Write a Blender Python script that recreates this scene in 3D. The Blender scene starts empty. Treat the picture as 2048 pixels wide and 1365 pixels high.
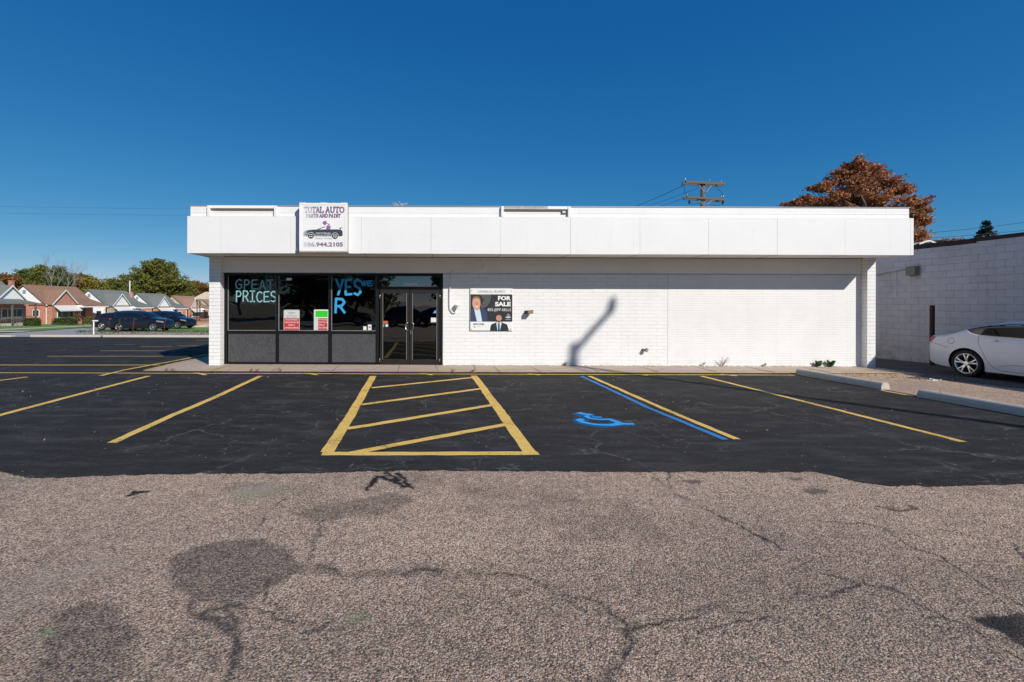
import bpy, bmesh, math, random
import numpy as np
from mathutils import Vector, Matrix
random.seed(7)
S = bpy.context.scene
COL = S.collection
# ---------------------------------------------------------------- camera
F, CX, HY, EYE, ROLL = 940.0, 845.0, 608.0, 1.79, 0.003      # px focal, principal column, horizon row (2048 px wide photo)
cam = bpy.data.cameras.new('camera'); camo = bpy.data.objects.new('camera', cam); COL.objects.link(camo)
camo.matrix_world = Matrix.Translation((0, 0, EYE)) @ Matrix.Rotation(math.radians(90), 4, 'X') @ Matrix.Rotation(ROLL, 4, 'Z')
cam.sensor_width = 36.0; cam.lens = 36.0*F/2048
cam.shift_x = (1024-CX)/2048; cam.shift_y = -(682.5-HY)/2048
cam.clip_end = 6000; cam.clip_start = 0.05
S.camera = camo
# ---------------------------------------------------------------- light
LD = Vector((-0.70, 1.0, -0.77)).normalized()
EL = math.asin(-LD.z); AZ = math.atan2(-LD.x, -LD.y)
w = bpy.data.worlds.new('World'); S.world = w; w.use_nodes = True
wn = w.node_tree; sky = wn.nodes.new('ShaderNodeTexSky'); sky.sky_type = 'NISHITA'
sky.sun_disc = False; sky.sun_elevation = EL; sky.sun_rotation = AZ
sky.air_density = 0.8; sky.dust_density = 0.0; sky.ozone_density = 2.5; sky.altitude = 2500
bg = wn.nodes['Background']; bg.inputs['Strength'].default_value = 0.10
sr = wn.nodes.new('ShaderNodeSeparateColor'); cr_ = wn.nodes.new('ShaderNodeCombineColor'); wn.links.new(sky.outputs[0], sr.inputs[0])
for i_, (g_, m_) in enumerate([(1.6, 0.20), (0.756, 1.027), (0.434, 2.393)]):      # colour response of the photograph's deep polarised blue
    pw = wn.nodes.new('ShaderNodeMath'); pw.operation = 'POWER'; pw.inputs[1].default_value = g_; mu = wn.nodes.new('ShaderNodeMath'); mu.operation = 'MULTIPLY'; mu.inputs[1].default_value = m_
    wn.links.new(sr.outputs[i_], pw.inputs[0]); wn.links.new(pw.outputs[0], mu.inputs[0]); wn.links.new(mu.outputs[0], cr_.inputs[i_])
wn.links.new(cr_.outputs[0], bg.inputs['Color'])
sun = bpy.data.lights.new('sun', 'SUN'); sun.energy = 4.7; sun.angle = math.radians(0.53); sun.color = (1.0, 0.945, 0.865)
so = bpy.data.objects.new('sun', sun); COL.objects.link(so)
so.rotation_euler = LD.to_track_quat('-Z', 'Y').to_euler(); so.location = (20, -30, 40)
S.view_settings.view_transform = 'Standard'; S.view_settings.look = 'None'
S.view_settings.exposure = 0.0; S.view_settings.gamma = 1.0
S.render.engine = 'CYCLES'
S.cycles.max_bounces = 8; S.cycles.transparent_max_bounces = 12

# ---------------------------------------------------------------- coordinate helpers
def hor(px): return HY + ROLL*(px-CX)
def zt(x, y): return -0.022*min(max(y-13.7, 0.0), 100.0)
def P(px, py, Y): return ((px-CX)*Y/F, EYE+(hor(px)-py)*Y/F)          # (x, z) of a photo point at depth Y
def PX(px, Y): return (px-CX)*Y/F
def PZ(px, py, Y): return EYE+(hor(px)-py)*Y/F
def G(px, py):                                                           # photo point lying on the ground
    d = py-hor(px); Y = F*EYE/d
    if Y > 13.7: Y = F*(EYE-0.3014)/(d-20.68)
    return ((px-CX)*Y/F, Y)

# ---------------------------------------------------------------- materials
def lin(r, g, b):
    f = lambda c: (c/255/12.92 if c/255 <= .04045 else ((c/255+.055)/1.055)**2.4)
    return (f(r), f(g), f(b), 1)
class NT:
    def __init__(s, name):
        s.m = bpy.data.materials.new(name); s.m.use_nodes = True
        s.t = s.m.node_tree; s.n = s.t.nodes; s.b = s.n['Principled BSDF']; s.out = s.n['Material Output']
    def new(s, ty, **kw):
        nd = s.n.new('ShaderNode'+ty)
        for k, v in kw.items(): setattr(nd, k, v)
        return nd
    def L(s, a, b): s.t.links.new(a, b)
    def coord(s, kind='Object'): return s.new('TexCoord').outputs[kind]
    def mapping(s, vec, scale=(1, 1, 1), rot=(0, 0, 0), loc=(0, 0, 0)):
        m = s.new('Mapping'); m.inputs['Scale'].default_value = scale; m.inputs['Rotation'].default_value = rot
        m.inputs['Location'].default_value = loc; s.L(vec, m.inputs['Vector']); return m.outputs[0]
    def noise(s, vec, scale, detail=4, rough=.55, dist=0):
        n = s.new('TexNoise'); n.inputs['Scale'].default_value = scale; n.inputs['Detail'].default_value = detail
        n.inputs['Roughness'].default_value = rough; n.inputs['Distortion'].default_value = dist
        s.L(vec, n.inputs['Vector']); return n.outputs['Fac']
    def vor(s, vec, scale, feature='F1', out='Distance', rnd=1):
        n = s.new('TexVoronoi', feature=feature); n.inputs['Scale'].default_value = scale
        n.inputs['Randomness'].default_value = rnd
        s.L(vec, n.inputs['Vector']); return n.outputs[out]
    def ramp(s, fac, stops, interp='LINEAR'):
        r = s.new('ValToRGB'); r.color_ramp.interpolation = interp; e = r.color_ramp.elements
        while len(e) > 1: e.remove(e[-1])
        e[0].position = stops[0][0]; e[0].color = col4(stops[0][1])
        for p, c in stops[1:]:
            k = e.new(p); k.color = col4(c)
        s.L(fac, r.inputs['Fac']); return r.outputs['Color']
    def mix(s, fac, a, b, blend='MIX'):
        m = s.new('Mix', data_type='RGBA', blend_type=blend)
        for inp, v in ((m.inputs[0], fac), (m.inputs[6], a), (m.inputs[7], b)):
            if isinstance(v, (int, float)): inp.default_value = v
            elif isinstance(v, tuple): inp.default_value = col4(v)
            else: s.L(v, inp)
        return m.outputs[2]
    def math(s, op, a, b=None, clamp=False):
        m = s.new('Math', operation=op, use_clamp=clamp)
        for i, v in enumerate((a, b)):
            if v is None: continue
            if isinstance(v, (int, float)): m.inputs[i].default_value = v
            else: s.L(v, m.inputs[i])
        return m.outputs[0]
    def bump(s, h, strength=.3, dist=.01, normal=None):
        b = s.new('Bump'); b.inputs['Strength'].default_value = strength; b.inputs['Distance'].default_value = dist
        s.L(h, b.inputs['Height'])
        if normal is not None: s.L(normal, b.inputs['Normal'])
        s.L(b.outputs[0], s.b.inputs['Normal']); return b.outputs[0]
    def base(s, c):
        if isinstance(c, tuple): s.b.inputs['Base Color'].default_value = col4(c)
        else: s.L(c, s.b.inputs['Base Color'])
    def set(s, rough=None, metal=None, spec=None, coat=None):
        if rough is not None:
            if isinstance(rough, (int, float)): s.b.inputs['Roughness'].default_value = rough
            else: s.L(rough, s.b.inputs['Roughness'])
        if metal is not None: s.b.inputs['Metallic'].default_value = metal
        if spec is not None: s.b.inputs['Specular IOR Level'].default_value = spec
        if coat is not None: s.b.inputs['Coat Weight'].default_value = coat; s.b.inputs['Coat Roughness'].default_value = .04
def col4(c):
    if isinstance(c, (int, float)): return (c, c, c, 1)
    return tuple(c) if len(c) == 4 else (c[0], c[1], c[2], 1)
M = {}
def plain(name, c, rough=.6, var=.12, scale=6, metal=0, spec=.4, bump=0, coat=None):
    t = NT(name); v = t.noise(t.coord(), scale, 5)
    c = col4(c)
    t.base(t.mix(v, tuple(k*(1-var) for k in c[:3])+(1,), tuple(min(1, k*(1+var)) for k in c[:3])+(1,)))
    t.set(rough=rough, metal=metal, spec=spec, coat=coat)
    if bump: t.bump(t.noise(t.coord(), scale*12, 3), bump, .01)
    M[name] = t.m; return t.m
def brickmat(name, axes, bw, bh, mortar, c1, c2, cm, dirt=.12, rough=.75, bstr=.5, moff=.5, dirtcol=None, zbase=None, streak=0):
    """axes: which object axes run along the course and up, e.g. 'xz' or 'yz'"""
    t = NT(name); co = t.coord(); sp = t.new('SeparateXYZ'); t.L(co, sp.inputs[0])
    cb = t.new('CombineXYZ'); A = {'x': 0, 'y': 1, 'z': 2}
    t.L(sp.outputs[A[axes[0]]], cb.inputs[0]); t.L(sp.outputs[A[axes[1]]], cb.inputs[1])
    vec = cb.outputs[0]
    wob = t.new('VectorMath', operation='ADD'); nz = t.new('TexNoise'); nz.inputs['Scale'].default_value = 1.3
    t.L(vec, nz.inputs['Vector']); sc = t.new('VectorMath', operation='SCALE'); sc.inputs[3].default_value = .012
    t.L(nz.outputs['Color'], sc.inputs[0]); t.L(vec, wob.inputs[0]); t.L(sc.outputs[0], wob.inputs[1])
    b = t.new('TexBrick'); b.offset = moff
    b.inputs['Scale'].default_value = 1; b.inputs['Mortar Size'].default_value = mortar
    b.inputs['Mortar Smooth'].default_value = .3
    b.inputs['Brick Width'].default_value = bw; b.inputs['Row Height'].default_value = bh
    b.inputs['Color1'].default_value = col4(c1); b.inputs['Color2'].default_value = col4(c2); b.inputs['Mortar'].default_value = col4(cm)
    t.L(wob.outputs[0], b.inputs['Vector'])
    base = b.outputs['Color']
    # joints partly filled with paint
    fill = t.ramp(t.noise(vec, 2.3, 5, .7), [(.42, 0), (.62, 1)])
    base = t.mix(t.math('MULTIPLY', fill, .75), base, c1)
    n1 = t.noise(vec, 1.1, 6, .65)
    base = t.mix(t.ramp(n1, [(.45, 0), (.75, dirt)]), base, dirtcol or tuple(k*.6 for k in col4(c1)[:3]))
    if zbase is not None:
        s2 = t.new('SeparateXYZ'); t.L(co, s2.inputs[0])
        low = t.math('SUBTRACT', 1, t.math('DIVIDE', t.math('SUBTRACT', s2.outputs[2], zbase), .55), True)
        n2 = t.ramp(t.noise(vec, 3.5, 6, .7), [(.4, 0), (.7, 1)])
        base = t.mix(t.math('MULTIPLY', t.math('MULTIPLY', low, n2), .65), base, (.16, .115, .09))
    if streak:
        st = t.noise(t.mapping(vec, (7, .25, 1)), 1.0, 5, .7)
        base = t.mix(t.ramp(st, [(.55, 0), (.8, streak)]), base, (.3, .26, .2))
    t.base(base); t.set(rough=rough, spec=.3)
    h = t.math('ADD', t.math('MULTIPLY', t.math('SUBTRACT', 1, b.outputs['Fac']), 1.0), t.math('MULTIPLY', t.noise(vec, 60, 3), .25))
    t.bump(h, bstr, .006); M[name] = t.m; return t.m
W = (.80, .795, .785)
brickmat('white block', 'xz', .4064, .1016, .004, W, (.785, .78, .77), (.47, .46, .45), dirt=.18, zbase=-.33)
brickmat('white long brick', 'xz', .81, .0677, .0035, W, (.79, .785, .775), (.53, .52, .51), dirt=.16, zbase=-.33)
brickmat('white brick side', 'yz', .4064, .1016, .005, W, (.775, .765, .75), (.32, .30, .28), dirt=.1)
brickmat('white pier brick', 'xz', .4064, .1016, .005, W, (.775, .765, .75), (.32, .30, .28), dirt=.1)
brickmat('neighbour block', 'yz', .4064, .2032, .005, (.55, .525, .53), (.50, .48, .49), (.27, .255, .255), dirt=.5, rough=.85, dirtcol=(.34, .30, .26), zbase=.05, streak=.4, bstr=.8)
brickmat('neighbour block front', 'xz', .4064, .2032, .008, (.62, .60, .60), (.56, .545, .55), (.25, .23, .23), dirt=.3)
brickmat('red brick front', 'yz', .21, .075, .011, (.50, .18, .11), (.58, .26, .17), (.42, .34, .30), dirt=.2, dirtcol=(.25, .09, .06))
brickmat('red brick side', 'xz', .21, .075, .011, (.50, .18, .11), (.58, .26, .17), (.42, .34, .30), dirt=.2, dirtcol=(.25, .09, .06))
brickmat('buff stone', 'yz', .45, .16, .02, (.48, .36, .26), (.30, .24, .19), (.45, .4, .34), dirt=.3)
brickmat('white siding', 'yz', 40, .2, .012, (.85, .85, .85), (.83, .83, .83), (.62, .62, .64), dirt=.05, moff=0)
brickmat('white siding side', 'xz', 40, .2, .012, (.85, .85, .85), (.83, .83, .83), (.62, .62, .64), dirt=.05, moff=0)
brickmat('tan siding side', 'xz', 40, .2, .012, (.66, .54, .42), (.64, .52, .40), (.45, .38, .3), dirt=.05, moff=0)
brickmat('tan siding', 'yz', 40, .2, .012, (.66, .54, .42), (.64, .52, .40), (.45, .38, .3), dirt=.05, moff=0)
plain('white board', (.80, .79, .775), .6, .03, 1.4)
plain('aged white board', (.80, .78, .745), .7, .06, 2.5)
t = NT('fascia white'); co = t.coord(); c = t.mix(t.noise(co, 1.3, 5), (.735, .73, .72), (.80, .795, .78))
c = t.mix(t.ramp(t.noise(t.mapping(co, (5, 5, .35)), 1.4, 6, .7), [(.58, 0), (.82, .35)]), c, (.50, .47, .43)); c = t.mix(t.ramp(t.noise(co, 34, 2, .5), [(.73, 0), (.77, .5)]), c, (.45, .42, .38))
c = t.mix(t.ramp(t.noise(t.mapping(co, (.7, 1, 9)), 2.0, 4, .6), [(.66, 0), (.72, .25)]), c, (.6, .58, .55)); t.base(c); t.set(rough=.55); t.bump(t.noise(co, .9, 3), .25, .05); M['fascia white'] = t.m
plain('soffit paint', (.62, .58, .52), .8, .10, 1.8)
plain('rusty paint', (.42, .36, .32), .8, .45, 9)
plain('roof gravel', (.3, .29, .28), .9, .2, 20)
plain('dark metal', (.008, .008, .009), .45, .3, 8, spec=.25)
plain('door bronze', (.020, .016, .015), .45, .25, 7, spec=.3)
plain('rotten coping', (.045, .028, .026), .9, .5, 9)
plain('bright metal', (.62, .62, .62), .28, .1, 12, metal=1)
plain('rust metal', (.065, .025, .020), .85, .5, 14)
plain('black rubber', (.018, .018, .018), .75, .2, 30)
plain('black void', (.004, .004, .004), .9, .1, 5)
plain('dark plastic', (.02, .02, .022), .5, .15, 10)
plain('concrete', (.40, .37, .335), .9, .16, 4, bump=.25)
plain('stop concrete', (.50, .46, .40), .85, .14, 5, bump=.2)
plain('kerb concrete', (.56, .50, .44), .9, .14, 3, bump=.2)
plain('street concrete', (.34, .315, .30), .9, .12, .7, bump=.1)
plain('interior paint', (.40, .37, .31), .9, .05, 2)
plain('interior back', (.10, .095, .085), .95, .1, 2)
plain('interior floor', (.28, .26, .23), .7, .2, 3)
plain('ceiling tile', (.35, .34, .31), .9, .05, 2)
plain('grey wood', (.13, .11, .095), .9, .3, 12)
plain('bark', (.12, .09, .07), .95, .35, 12)
plain('pale bark', (.24, .22, .20), .95, .2, 12)
plain('white paint', (.80, .79, .77), .5, .04, 5)
plain('grey metal', (.36, .37, .36), .5, .12, 8, metal=.3)
plain('wire black', (.01, .01, .01), .6, .1, 5)
plain('sign white', (.80, .79, .78), .35, .04, 2.5)
plain('sign black', (.02, .025, .032), .4, .1, 5)
plain('sign charcoal', (.030, .030, .034), .4, .06, 5)
plain('sign grey', (.09, .09, .095), .4, .05, 5)
plain('sign red', (.50, .03, .035), .4, .15, 30)
plain('sign green', (.03, .55, .02), .5, .15, 40)
plain('sign silver', (.58, .60, .58), .4, .06, 20)
plain('text grey', (.22, .22, .24), .5, .05, 5)
plain('skin light', (.62, .33, .23), .5, .10, 60)
plain('skin mid', (.52, .27, .18), .5, .10, 60)
plain('teeth', (.8, .75, .7), .5, .02, 5)
plain('hair ginger', (.26, .12, .05), .6, .3, 90)
plain('hair dark', (.05, .03, .025), .6, .2, 90)
plain('suit navy', (.035, .05, .13), .6, .25, 60)
plain('suit charcoal', (.02, .022, .028), .6, .2, 60)
plain('shirt pale', (.55, .68, .72), .6, .05, 30)
plain('tie blue', (.03, .045, .13), .5, .1, 30)
plain('sky decal', (.15, .35, .6), .5, .2, 30)
plain('orange decal', (.5, .11, .04), .5, .1, 30)
plain('teal decal', (.05, .4, .33), .5, .1, 30)
plain('box grey', (.22, .20, .16), .7, .2, 8)
plain('lens amber', (.30, .22, .12), .3, .2, 20)
plain('asphalt shingle brown', (.27, .155, .105), .95, .30, 2.5, bump=.4)
plain('asphalt shingle grey', (.17, .185, .17), .95, .25, 2.5, bump=.4)
plain('asphalt shingle tan', (.31, .19, .13), .95, .25, 2.5, bump=.4)
plain('awning white', (.72, .70, .66), .5, .06, 3)
plain('window dark', (.03, .035, .04), .08, .2, 2, spec=.6)
plain('curtain', (.5, .5, .48), .8, .15, 3)
plain('paper white', (.72, .70, .66), .7, .06, 20)
plain('litter brown', (.22, .10, .05), .9, .5, 30)
plain('purple', (.32, .10, .35), .5, .12, 8)
plain('chalk mint', (.22, .46, .47), .8, .6, 30)
plain('car white', (.74, .74, .75), .3, .02, 2, coat=.35, spec=.5)
plain('car black', (.008, .008, .013), .18, .1, 2, coat=.5, spec=.4)
plain('car maroon', (.018, .010, .018), .2, .1, 2, coat=.5, spec=.5)
plain('car glass', (.008, .009, .01), .03, .1, 2, spec=.8)
plain('chrome', (.85, .85, .85), .12, .03, 5, metal=1)
plain('alloy', (.66, .66, .68), .28, .05, 5, metal=.85)
plain('lamp red', (.45, .01, .015), .15, .1, 20, spec=.7)
plain('lamp clear', (.22, .22, .23), .1, .1, 20, spec=.8)
plain('light housing', (.13, .115, .085), .8, .3, 15)

# fades from left like sun bleached print
t = NT('faded purple'); sp = t.new('SeparateXYZ'); t.L(t.coord(), sp.inputs[0])
g = t.math('ADD', t.math('MULTIPLY', t.math('SUBTRACT', sp.outputs[0], -3.08), 2.2), t.math('MULTIPLY', t.math('SUBTRACT', t.noise(t.coord(), 9, 4), .5), .5), True)
t.base(t.mix(g, (.66, .65, .68), (.24, .13, .26))); t.set(rough=.45); M['faded purple'] = t.m
t = NT('faded outline'); sp = t.new('SeparateXYZ'); t.L(t.coord(), sp.inputs[0])
g = t.math('ADD', t.math('MULTIPLY', t.math('SUBTRACT', sp.outputs[0], -3.08), 2.4), t.math('MULTIPLY', t.math('SUBTRACT', t.noise(t.coord(), 9, 4), .5), .5), True)
t.base(t.mix(g, (.74, .74, .75), (.25, .245, .29))); t.set(rough=.45); M['faded outline'] = t.m
t = NT('faded car print'); sp = t.new('SeparateXYZ'); t.L(t.coord(), sp.inputs[0])
g = t.math('MULTIPLY', t.math('SUBTRACT', sp.outputs[0], -3.10), 6, True)
t.base(t.mix(g, (.60, .61, .62), (.035, .05, .065))); t.set(rough=.45); M['faded car print'] = t.m

def glassmat(name, tint, refl):
    t = NT(name); t.n.remove(t.b)
    tr = t.new('BsdfTransparent'); tr.inputs[0].default_value = col4(tint)
    gl = t.new('BsdfGlossy'); gl.inputs['Roughness'].default_value = .0; gl.inputs[0].default_value = (.9, .95, .93, 1)
    bp = t.new('Bump'); bp.inputs['Strength'].default_value = .13; bp.inputs['Distance'].default_value = .02
    t.L(t.noise(t.coord(), 1.6, 1), bp.inputs['Height']); t.L(bp.outputs[0], gl.inputs['Normal'])
    fr = t.new('Fresnel'); fr.inputs[0].default_value = 1.5
    fac = t.math('MULTIPLY', fr.outputs[0], refl, True)
    mx = t.new('MixShader'); t.L(fac, mx.inputs[0]); t.L(tr.outputs[0], mx.inputs[1]); t.L(gl.outputs[0], mx.inputs[2])
    t.L(mx.outputs[0], t.out.inputs[0]); M[name] = t.m
glassmat('shop glass', (.62, .63, .60), 1.6)
glassmat('door glass', (.30, .31, .31), 2.4)
glassmat('transom glass', (.2, .2, .2), 4.5)

# spandrel panels: dark speckled sheet with scratches
t = NT('spandrel panel'); co = t.coord(); sp = t.vor(co, 22, 'F1'); n = t.noise(co, 3, 5)
c = t.mix(n, (.036, .036, .038), (.062, .063, .067))
c = t.mix(t.ramp(t.noise(co, 55, 2, .5), [(.64, 0), (.68, .45)]), c, (.3, .3, .31))
ln = t.noise(t.mapping(co, (6, 1, 2), (0, .9, 0)), 4, 4, .6, 1.5)
c = t.mix(t.ramp(ln, [(.48, 0), (.5, .4), (.52, 0)]), c, (.25, .25, .26))
t.base(c); t.set(rough=.55, spec=.4); M['spandrel panel'] = t.m

# yellow / blue paint on asphalt
def paintmat(name, c, wear=.35, dark=(.03, .03, .03)):
    t = NT(name); co = t.coord()
    n = t.noise(co, 38, 6, .75); n2 = t.noise(co, 1.6, 4)
    m = t.ramp(t.math('ADD', n, t.math('MULTIPLY', t.math('SUBTRACT', n2, .5), .5)), [(.55, 0), (.68, wear)])
    cc = t.mix(t.noise(co, 7, 4), tuple(k*.80 for k in c), tuple(min(1, k*1.12) for k in c))
    t.base(t.mix(m, cc, dark)); t.set(rough=.7, spec=.3)
    t.bump(t.vor(co, 75), .35, .004); M[name] = t.m
paintmat('yellow paint', (.80, .52, .13), .9)
paintmat('kerb yellow', (.66, .42, .11), .95, (.36, .32, .27))
paintmat('blue paint', (.02, .21, .55), .55)
paintmat('worn yellow', (.42, .30, .11), .95)
paintmat('worn white', (.30, .30, .29), .9)
# sprayed symbol: bright blue
paintmat('spray blue', (.03, .35, .78), .5)

t = NT('overspray'); t.n.remove(t.b); d_ = t.new('BsdfDiffuse'); d_.inputs[0].default_value = (.02, .22, .55, 1); tr = t.new('BsdfTransparent'); mx = t.new('MixShader'); co = t.coord()
t.L(t.ramp(t.noise(co, 55, 3, .7), [(.42, .08), (.60, .85)]), mx.inputs[0]); t.L(tr.outputs[0], mx.inputs[1]); t.L(d_.outputs[0], mx.inputs[2]); t.L(mx.outputs[0], t.out.inputs[0]); M['overspray'] = t.m
# ---- asphalts
def stones(t, co, scale, cols, dark):
    v = t.new('TexVoronoi', feature='F1'); v.inputs['Scale'].default_value = scale; t.L(co, v.inputs['Vector'])
    sp = t.new('SeparateColor'); t.L(v.outputs['Color'], sp.inputs[0])
    c = t.ramp(sp.outputs[0], cols, 'CONSTANT')
    e = t.ramp(v.outputs['Distance'], [(.50, 0), (.78, 1)])
    return t.mix(e, c, dark), v.outputs['Distance'], sp.outputs[1]
t = NT('old asphalt'); co = t.coord()
pal = [(0, (.50, .385, .29)), (.14, (.78, .60, .46)), (.30, (.36, .295, .24)), (.42, (.92, .75, .60)), (.56, (.60, .41, .31)), (.70, (.10, .088, .078)), (.80, (.98, .86, .74)), (.90, (.24, .225, .21))]
c1, d1, r1 = stones(t, co, 88, pal, (.08, .066, .057))
c2, d2, r2 = stones(t, co, 150, pal, (.16, .13, .11))
c = t.mix(1.0, t.mix(.42, c1, c2), (.98, .915, .85), 'MULTIPLY')
lum = t.noise(co, .45, 4)
c = t.mix(1.0, c, t.ramp(lum, [(.3, (.80, .80, .82)), (.7, (1.12, 1.10, 1.06))]), 'MULTIPLY')
mid = t.noise(co, 9, 5, .65)
c = t.mix(1.0, c, t.ramp(mid, [(.3, (.74, .74, .76)), (.7, (1.14, 1.12, 1.10))]), 'MULTIPLY')
def attr(t, nm):
    a = t.new('Attribute'); a.attribute_name = nm; return a.outputs['Fac']
dk = attr(t, 'worn'); cr = attr(t, 'crack'); ms = attr(t, 'moss'); tar = attr(t, 'tar'); pale = attr(t, 'pale')
fine = t.noise(co, 26, 5, .7)
dkf = t.math('MULTIPLY', dk, t.ramp(fine, [(.25, .55), (.6, 1)]))
c = t.mix(dkf, c, t.mix(1.0, c, (.40, .42, .45), 'MULTIPLY'))
c = t.mix(t.math('MULTIPLY', pale, .6), c, (.36, .30, .25))
crf = t.math('MULTIPLY', cr, t.ramp(fine, [(.3, .45), (.55, 1)]))
c = t.mix(crf, c, (.042, .038, .036))
msf = t.math('MULTIPLY', ms, t.ramp(t.noise(co, 34, 4, .7), [(.42, 0), (.56, 1)]))
c = t.mix(t.math('MULTIPLY', msf, .55), c, (.17, .26, .11))
tf = t.math('MULTIPLY', tar, 1, True)
c = t.mix(tf, c, (.012, .013, .015))
t.base(c); t.set(rough=.85, spec=.25)
hh = t.math('ADD', t.math('MULTIPLY', d1, -1.0), t.math('MULTIPLY', d2, -.5))
hh = t.math('SUBTRACT', hh, t.math('MULTIPLY', cr, 1.2))
t.bump(hh, .7, .008); M['old asphalt'] = t.m

t = NT('sealed asphalt'); co = t.coord()
v = t.new('TexVoronoi', feature='F1'); v.inputs['Scale'].default_value = 85; t.L(co, v.inputs['Vector'])
sp = t.new('SeparateColor'); t.L(v.outputs['Color'], sp.inputs[0])
c = t.mix(sp.outputs[0], (.021, .020, .0195), (.042, .040, .0385))
c = t.mix(t.ramp(t.noise(co, .35, 4), [(.35, 0), (.7, .7)]), c, (.015, .0145, .0155))
c = t.mix(t.ramp(t.noise(t.mapping(co, (1, 3.2, 1)), 2.3, 6, .7), [(.45, 0), (.75, .6)]), c, (.060, .057, .054))
stretch = t.mapping(co, (.8, 2.6, 1))
dust = t.ramp(t.noise(stretch, 1.1, 6, .7), [(.50, 0), (.70, .75)])
c = t.mix(t.math('MULTIPLY', dust, t.ramp(t.noise(co, 30, 4, .7), [(.4, .2), (.6, 1)])), c, (.10, .096, .09))
# pale hairline cracks
wv = t.new('VectorMath', operation='ADD'); nn = t.new('TexNoise'); nn.inputs['Scale'].default_value = 2.2; nn.inputs['Detail'].default_value = 6
t.L(co, nn.inputs['Vector']); scn = t.new('VectorMath', operation='SCALE'); scn.inputs[3].default_value = .55; t.L(nn.outputs['Color'], scn.inputs[0])
t.L(co, wv.inputs[0]); t.L(scn.outputs[0], wv.inputs[1])
ve = t.vor(wv.outputs[0], .75, 'DISTANCE_TO_EDGE')
ck = t.ramp(ve, [(0, 1), (.010, .7), (.022, 0)])
ve2 = t.vor(wv.outputs[0], 2.4, 'DISTANCE_TO_EDGE')
ck2 = t.ramp(ve2, [(0, 1), (.016, .5), (.03, 0)])
msk = t.ramp(t.noise(co, .55, 4, .6), [(.50, 0), (.60, 1)])
msk2 = t.ramp(t.noise(t.mapping(co, loc=(7, 3, 0)), .7, 4, .6), [(.54, 0), (.62, 1)])
brk = t.ramp(t.noise(co, 14, 4, .7), [(.42, .05), (.58, 1)])
ckk = t.math('MULTIPLY', t.math('MAXIMUM', t.math('MULTIPLY', ck, msk), t.math('MULTIPLY', ck2, msk2)), brk)
c = t.mix(t.math('MULTIPLY', ckk, .55), c, (.22, .215, .20))
# pebbles showing
pb = t.new('TexVoronoi', feature='F1'); pb.inputs['Scale'].default_value = 26; t.L(co, pb.inputs['Vector'])
sp2 = t.new('SeparateColor'); t.L(pb.outputs['Color'], sp2.inputs[0])
pk = t.math('MULTIPLY', t.math('GREATER_THAN', sp2.outputs[0], .985), t.math('LESS_THAN', pb.outputs['Distance'], .28))
c = t.mix(t.math('MULTIPLY', pk, .8), c, (.26, .25, .23))
t.base(c); t.set(rough=.85, spec=.15)
t.bump(t.math('ADD', t.math('MULTIPLY', v.outputs['Distance'], -1), t.math('MULTIPLY', t.noise(co, 12, 3), .4)), .55, .008)
M['sealed asphalt'] = t.m

t = NT('shaded drive asphalt'); co = t.coord(); c = t.mix(t.noise(co, 60, 4, .7), (.055, .05, .046), (.15, .13, .115)); c = t.mix(t.ramp(t.noise(co, 1.6, 5), [(.45, 0), (.7, .6)]), c, (.17, .14, .115)); t.base(c); t.set(rough=.9, spec=.2); t.bump(t.noise(co, 80, 3), .4, .006); M['shaded drive asphalt'] = t.m  # drive surface toned dark to deepen the neighbour wall's shade
t = NT('dirt'); co = t.coord()
c = t.mix(t.noise(co, 3, 6, .7), (.26, .20, .15), (.46, .38, .30))
c = t.mix(t.ramp(t.noise(co, .9, 5, .65), [(.52, 0), (.64, .6)]), c, (.15, .17, .06)); t.base(c); t.set(rough=.95)
t.bump(t.noise(co, 25, 4), .5, .02); M['dirt'] = t.m
t = NT('lawn'); co = t.coord()
c = t.mix(t.noise(co, 14, 6, .75), (.08, .16, .025), (.20, .33, .07))
c = t.mix(t.ramp(t.noise(co, 1.2, 5, .65), [(.5, 0), (.7, .5)]), c, (.16, .16, .06)); t.base(c); t.set(rough=.9)
t.bump(t.noise(co, 40, 3), .8, .03); M['lawn'] = t.m
t = NT('walk concrete'); co = t.coord()
c = t.mix(t.noise(co, 2.2, 6, .7), (.37, .29, .225), (.50, .41, .33))
c = t.mix(t.ramp(t.noise(co, 45, 4, .7), [(.6, 0), (.7, .4)]), c, (.18, .15, .12))
v = t.vor(t.mapping(co, loc=(.3, .2, 0)), .55, 'DISTANCE_TO_EDGE')
c = t.mix(t.math('MULTIPLY', t.ramp(v, [(0, 1), (.006, 0)]), .8), c, (.05, .04, .035))
t.base(c); t.set(rough=.9, spec=.2); t.bump(t.noise(co, 60, 4), .3, .006); M['walk concrete'] = t.m

def leafmat(name, cols, trans=.25):
    t = NT(name); gnode = t.new('NewGeometry')
    c = t.ramp(gnode.outputs['Random Per Island'], [(i/(len(cols)-1), k) for i, k in enumerate(cols)])
    t.base(c); t.set(rough=.7, spec=.2)
    tl = t.new('BsdfTranslucent'); t.L(c, tl.inputs[0]); mx = t.new('MixShader'); mx.inputs[0].default_value = trans
    t.L(t.b.outputs[0], mx.inputs[1]); t.L(tl.outputs[0], mx.inputs[2]); t.L(mx.outputs[0], t.out.inputs[0]); M[name] = t.m
leafmat('leaf russet', [(.26, .07, .035), (.50, .17, .07), (.34, .15, .07), (.58, .28, .12), (.22, .11, .06), (.46, .28, .13)])
leafmat('leaf green', [(.045, .095, .022), (.09, .15, .035), (.06, .11, .028), (.14, .17, .04), (.04, .08, .02)])
leafmat('leaf olive', [(.12, .15, .03), (.20, .20, .04), (.08, .12, .028), (.26, .21, .045), (.06, .09, .022)])
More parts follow.
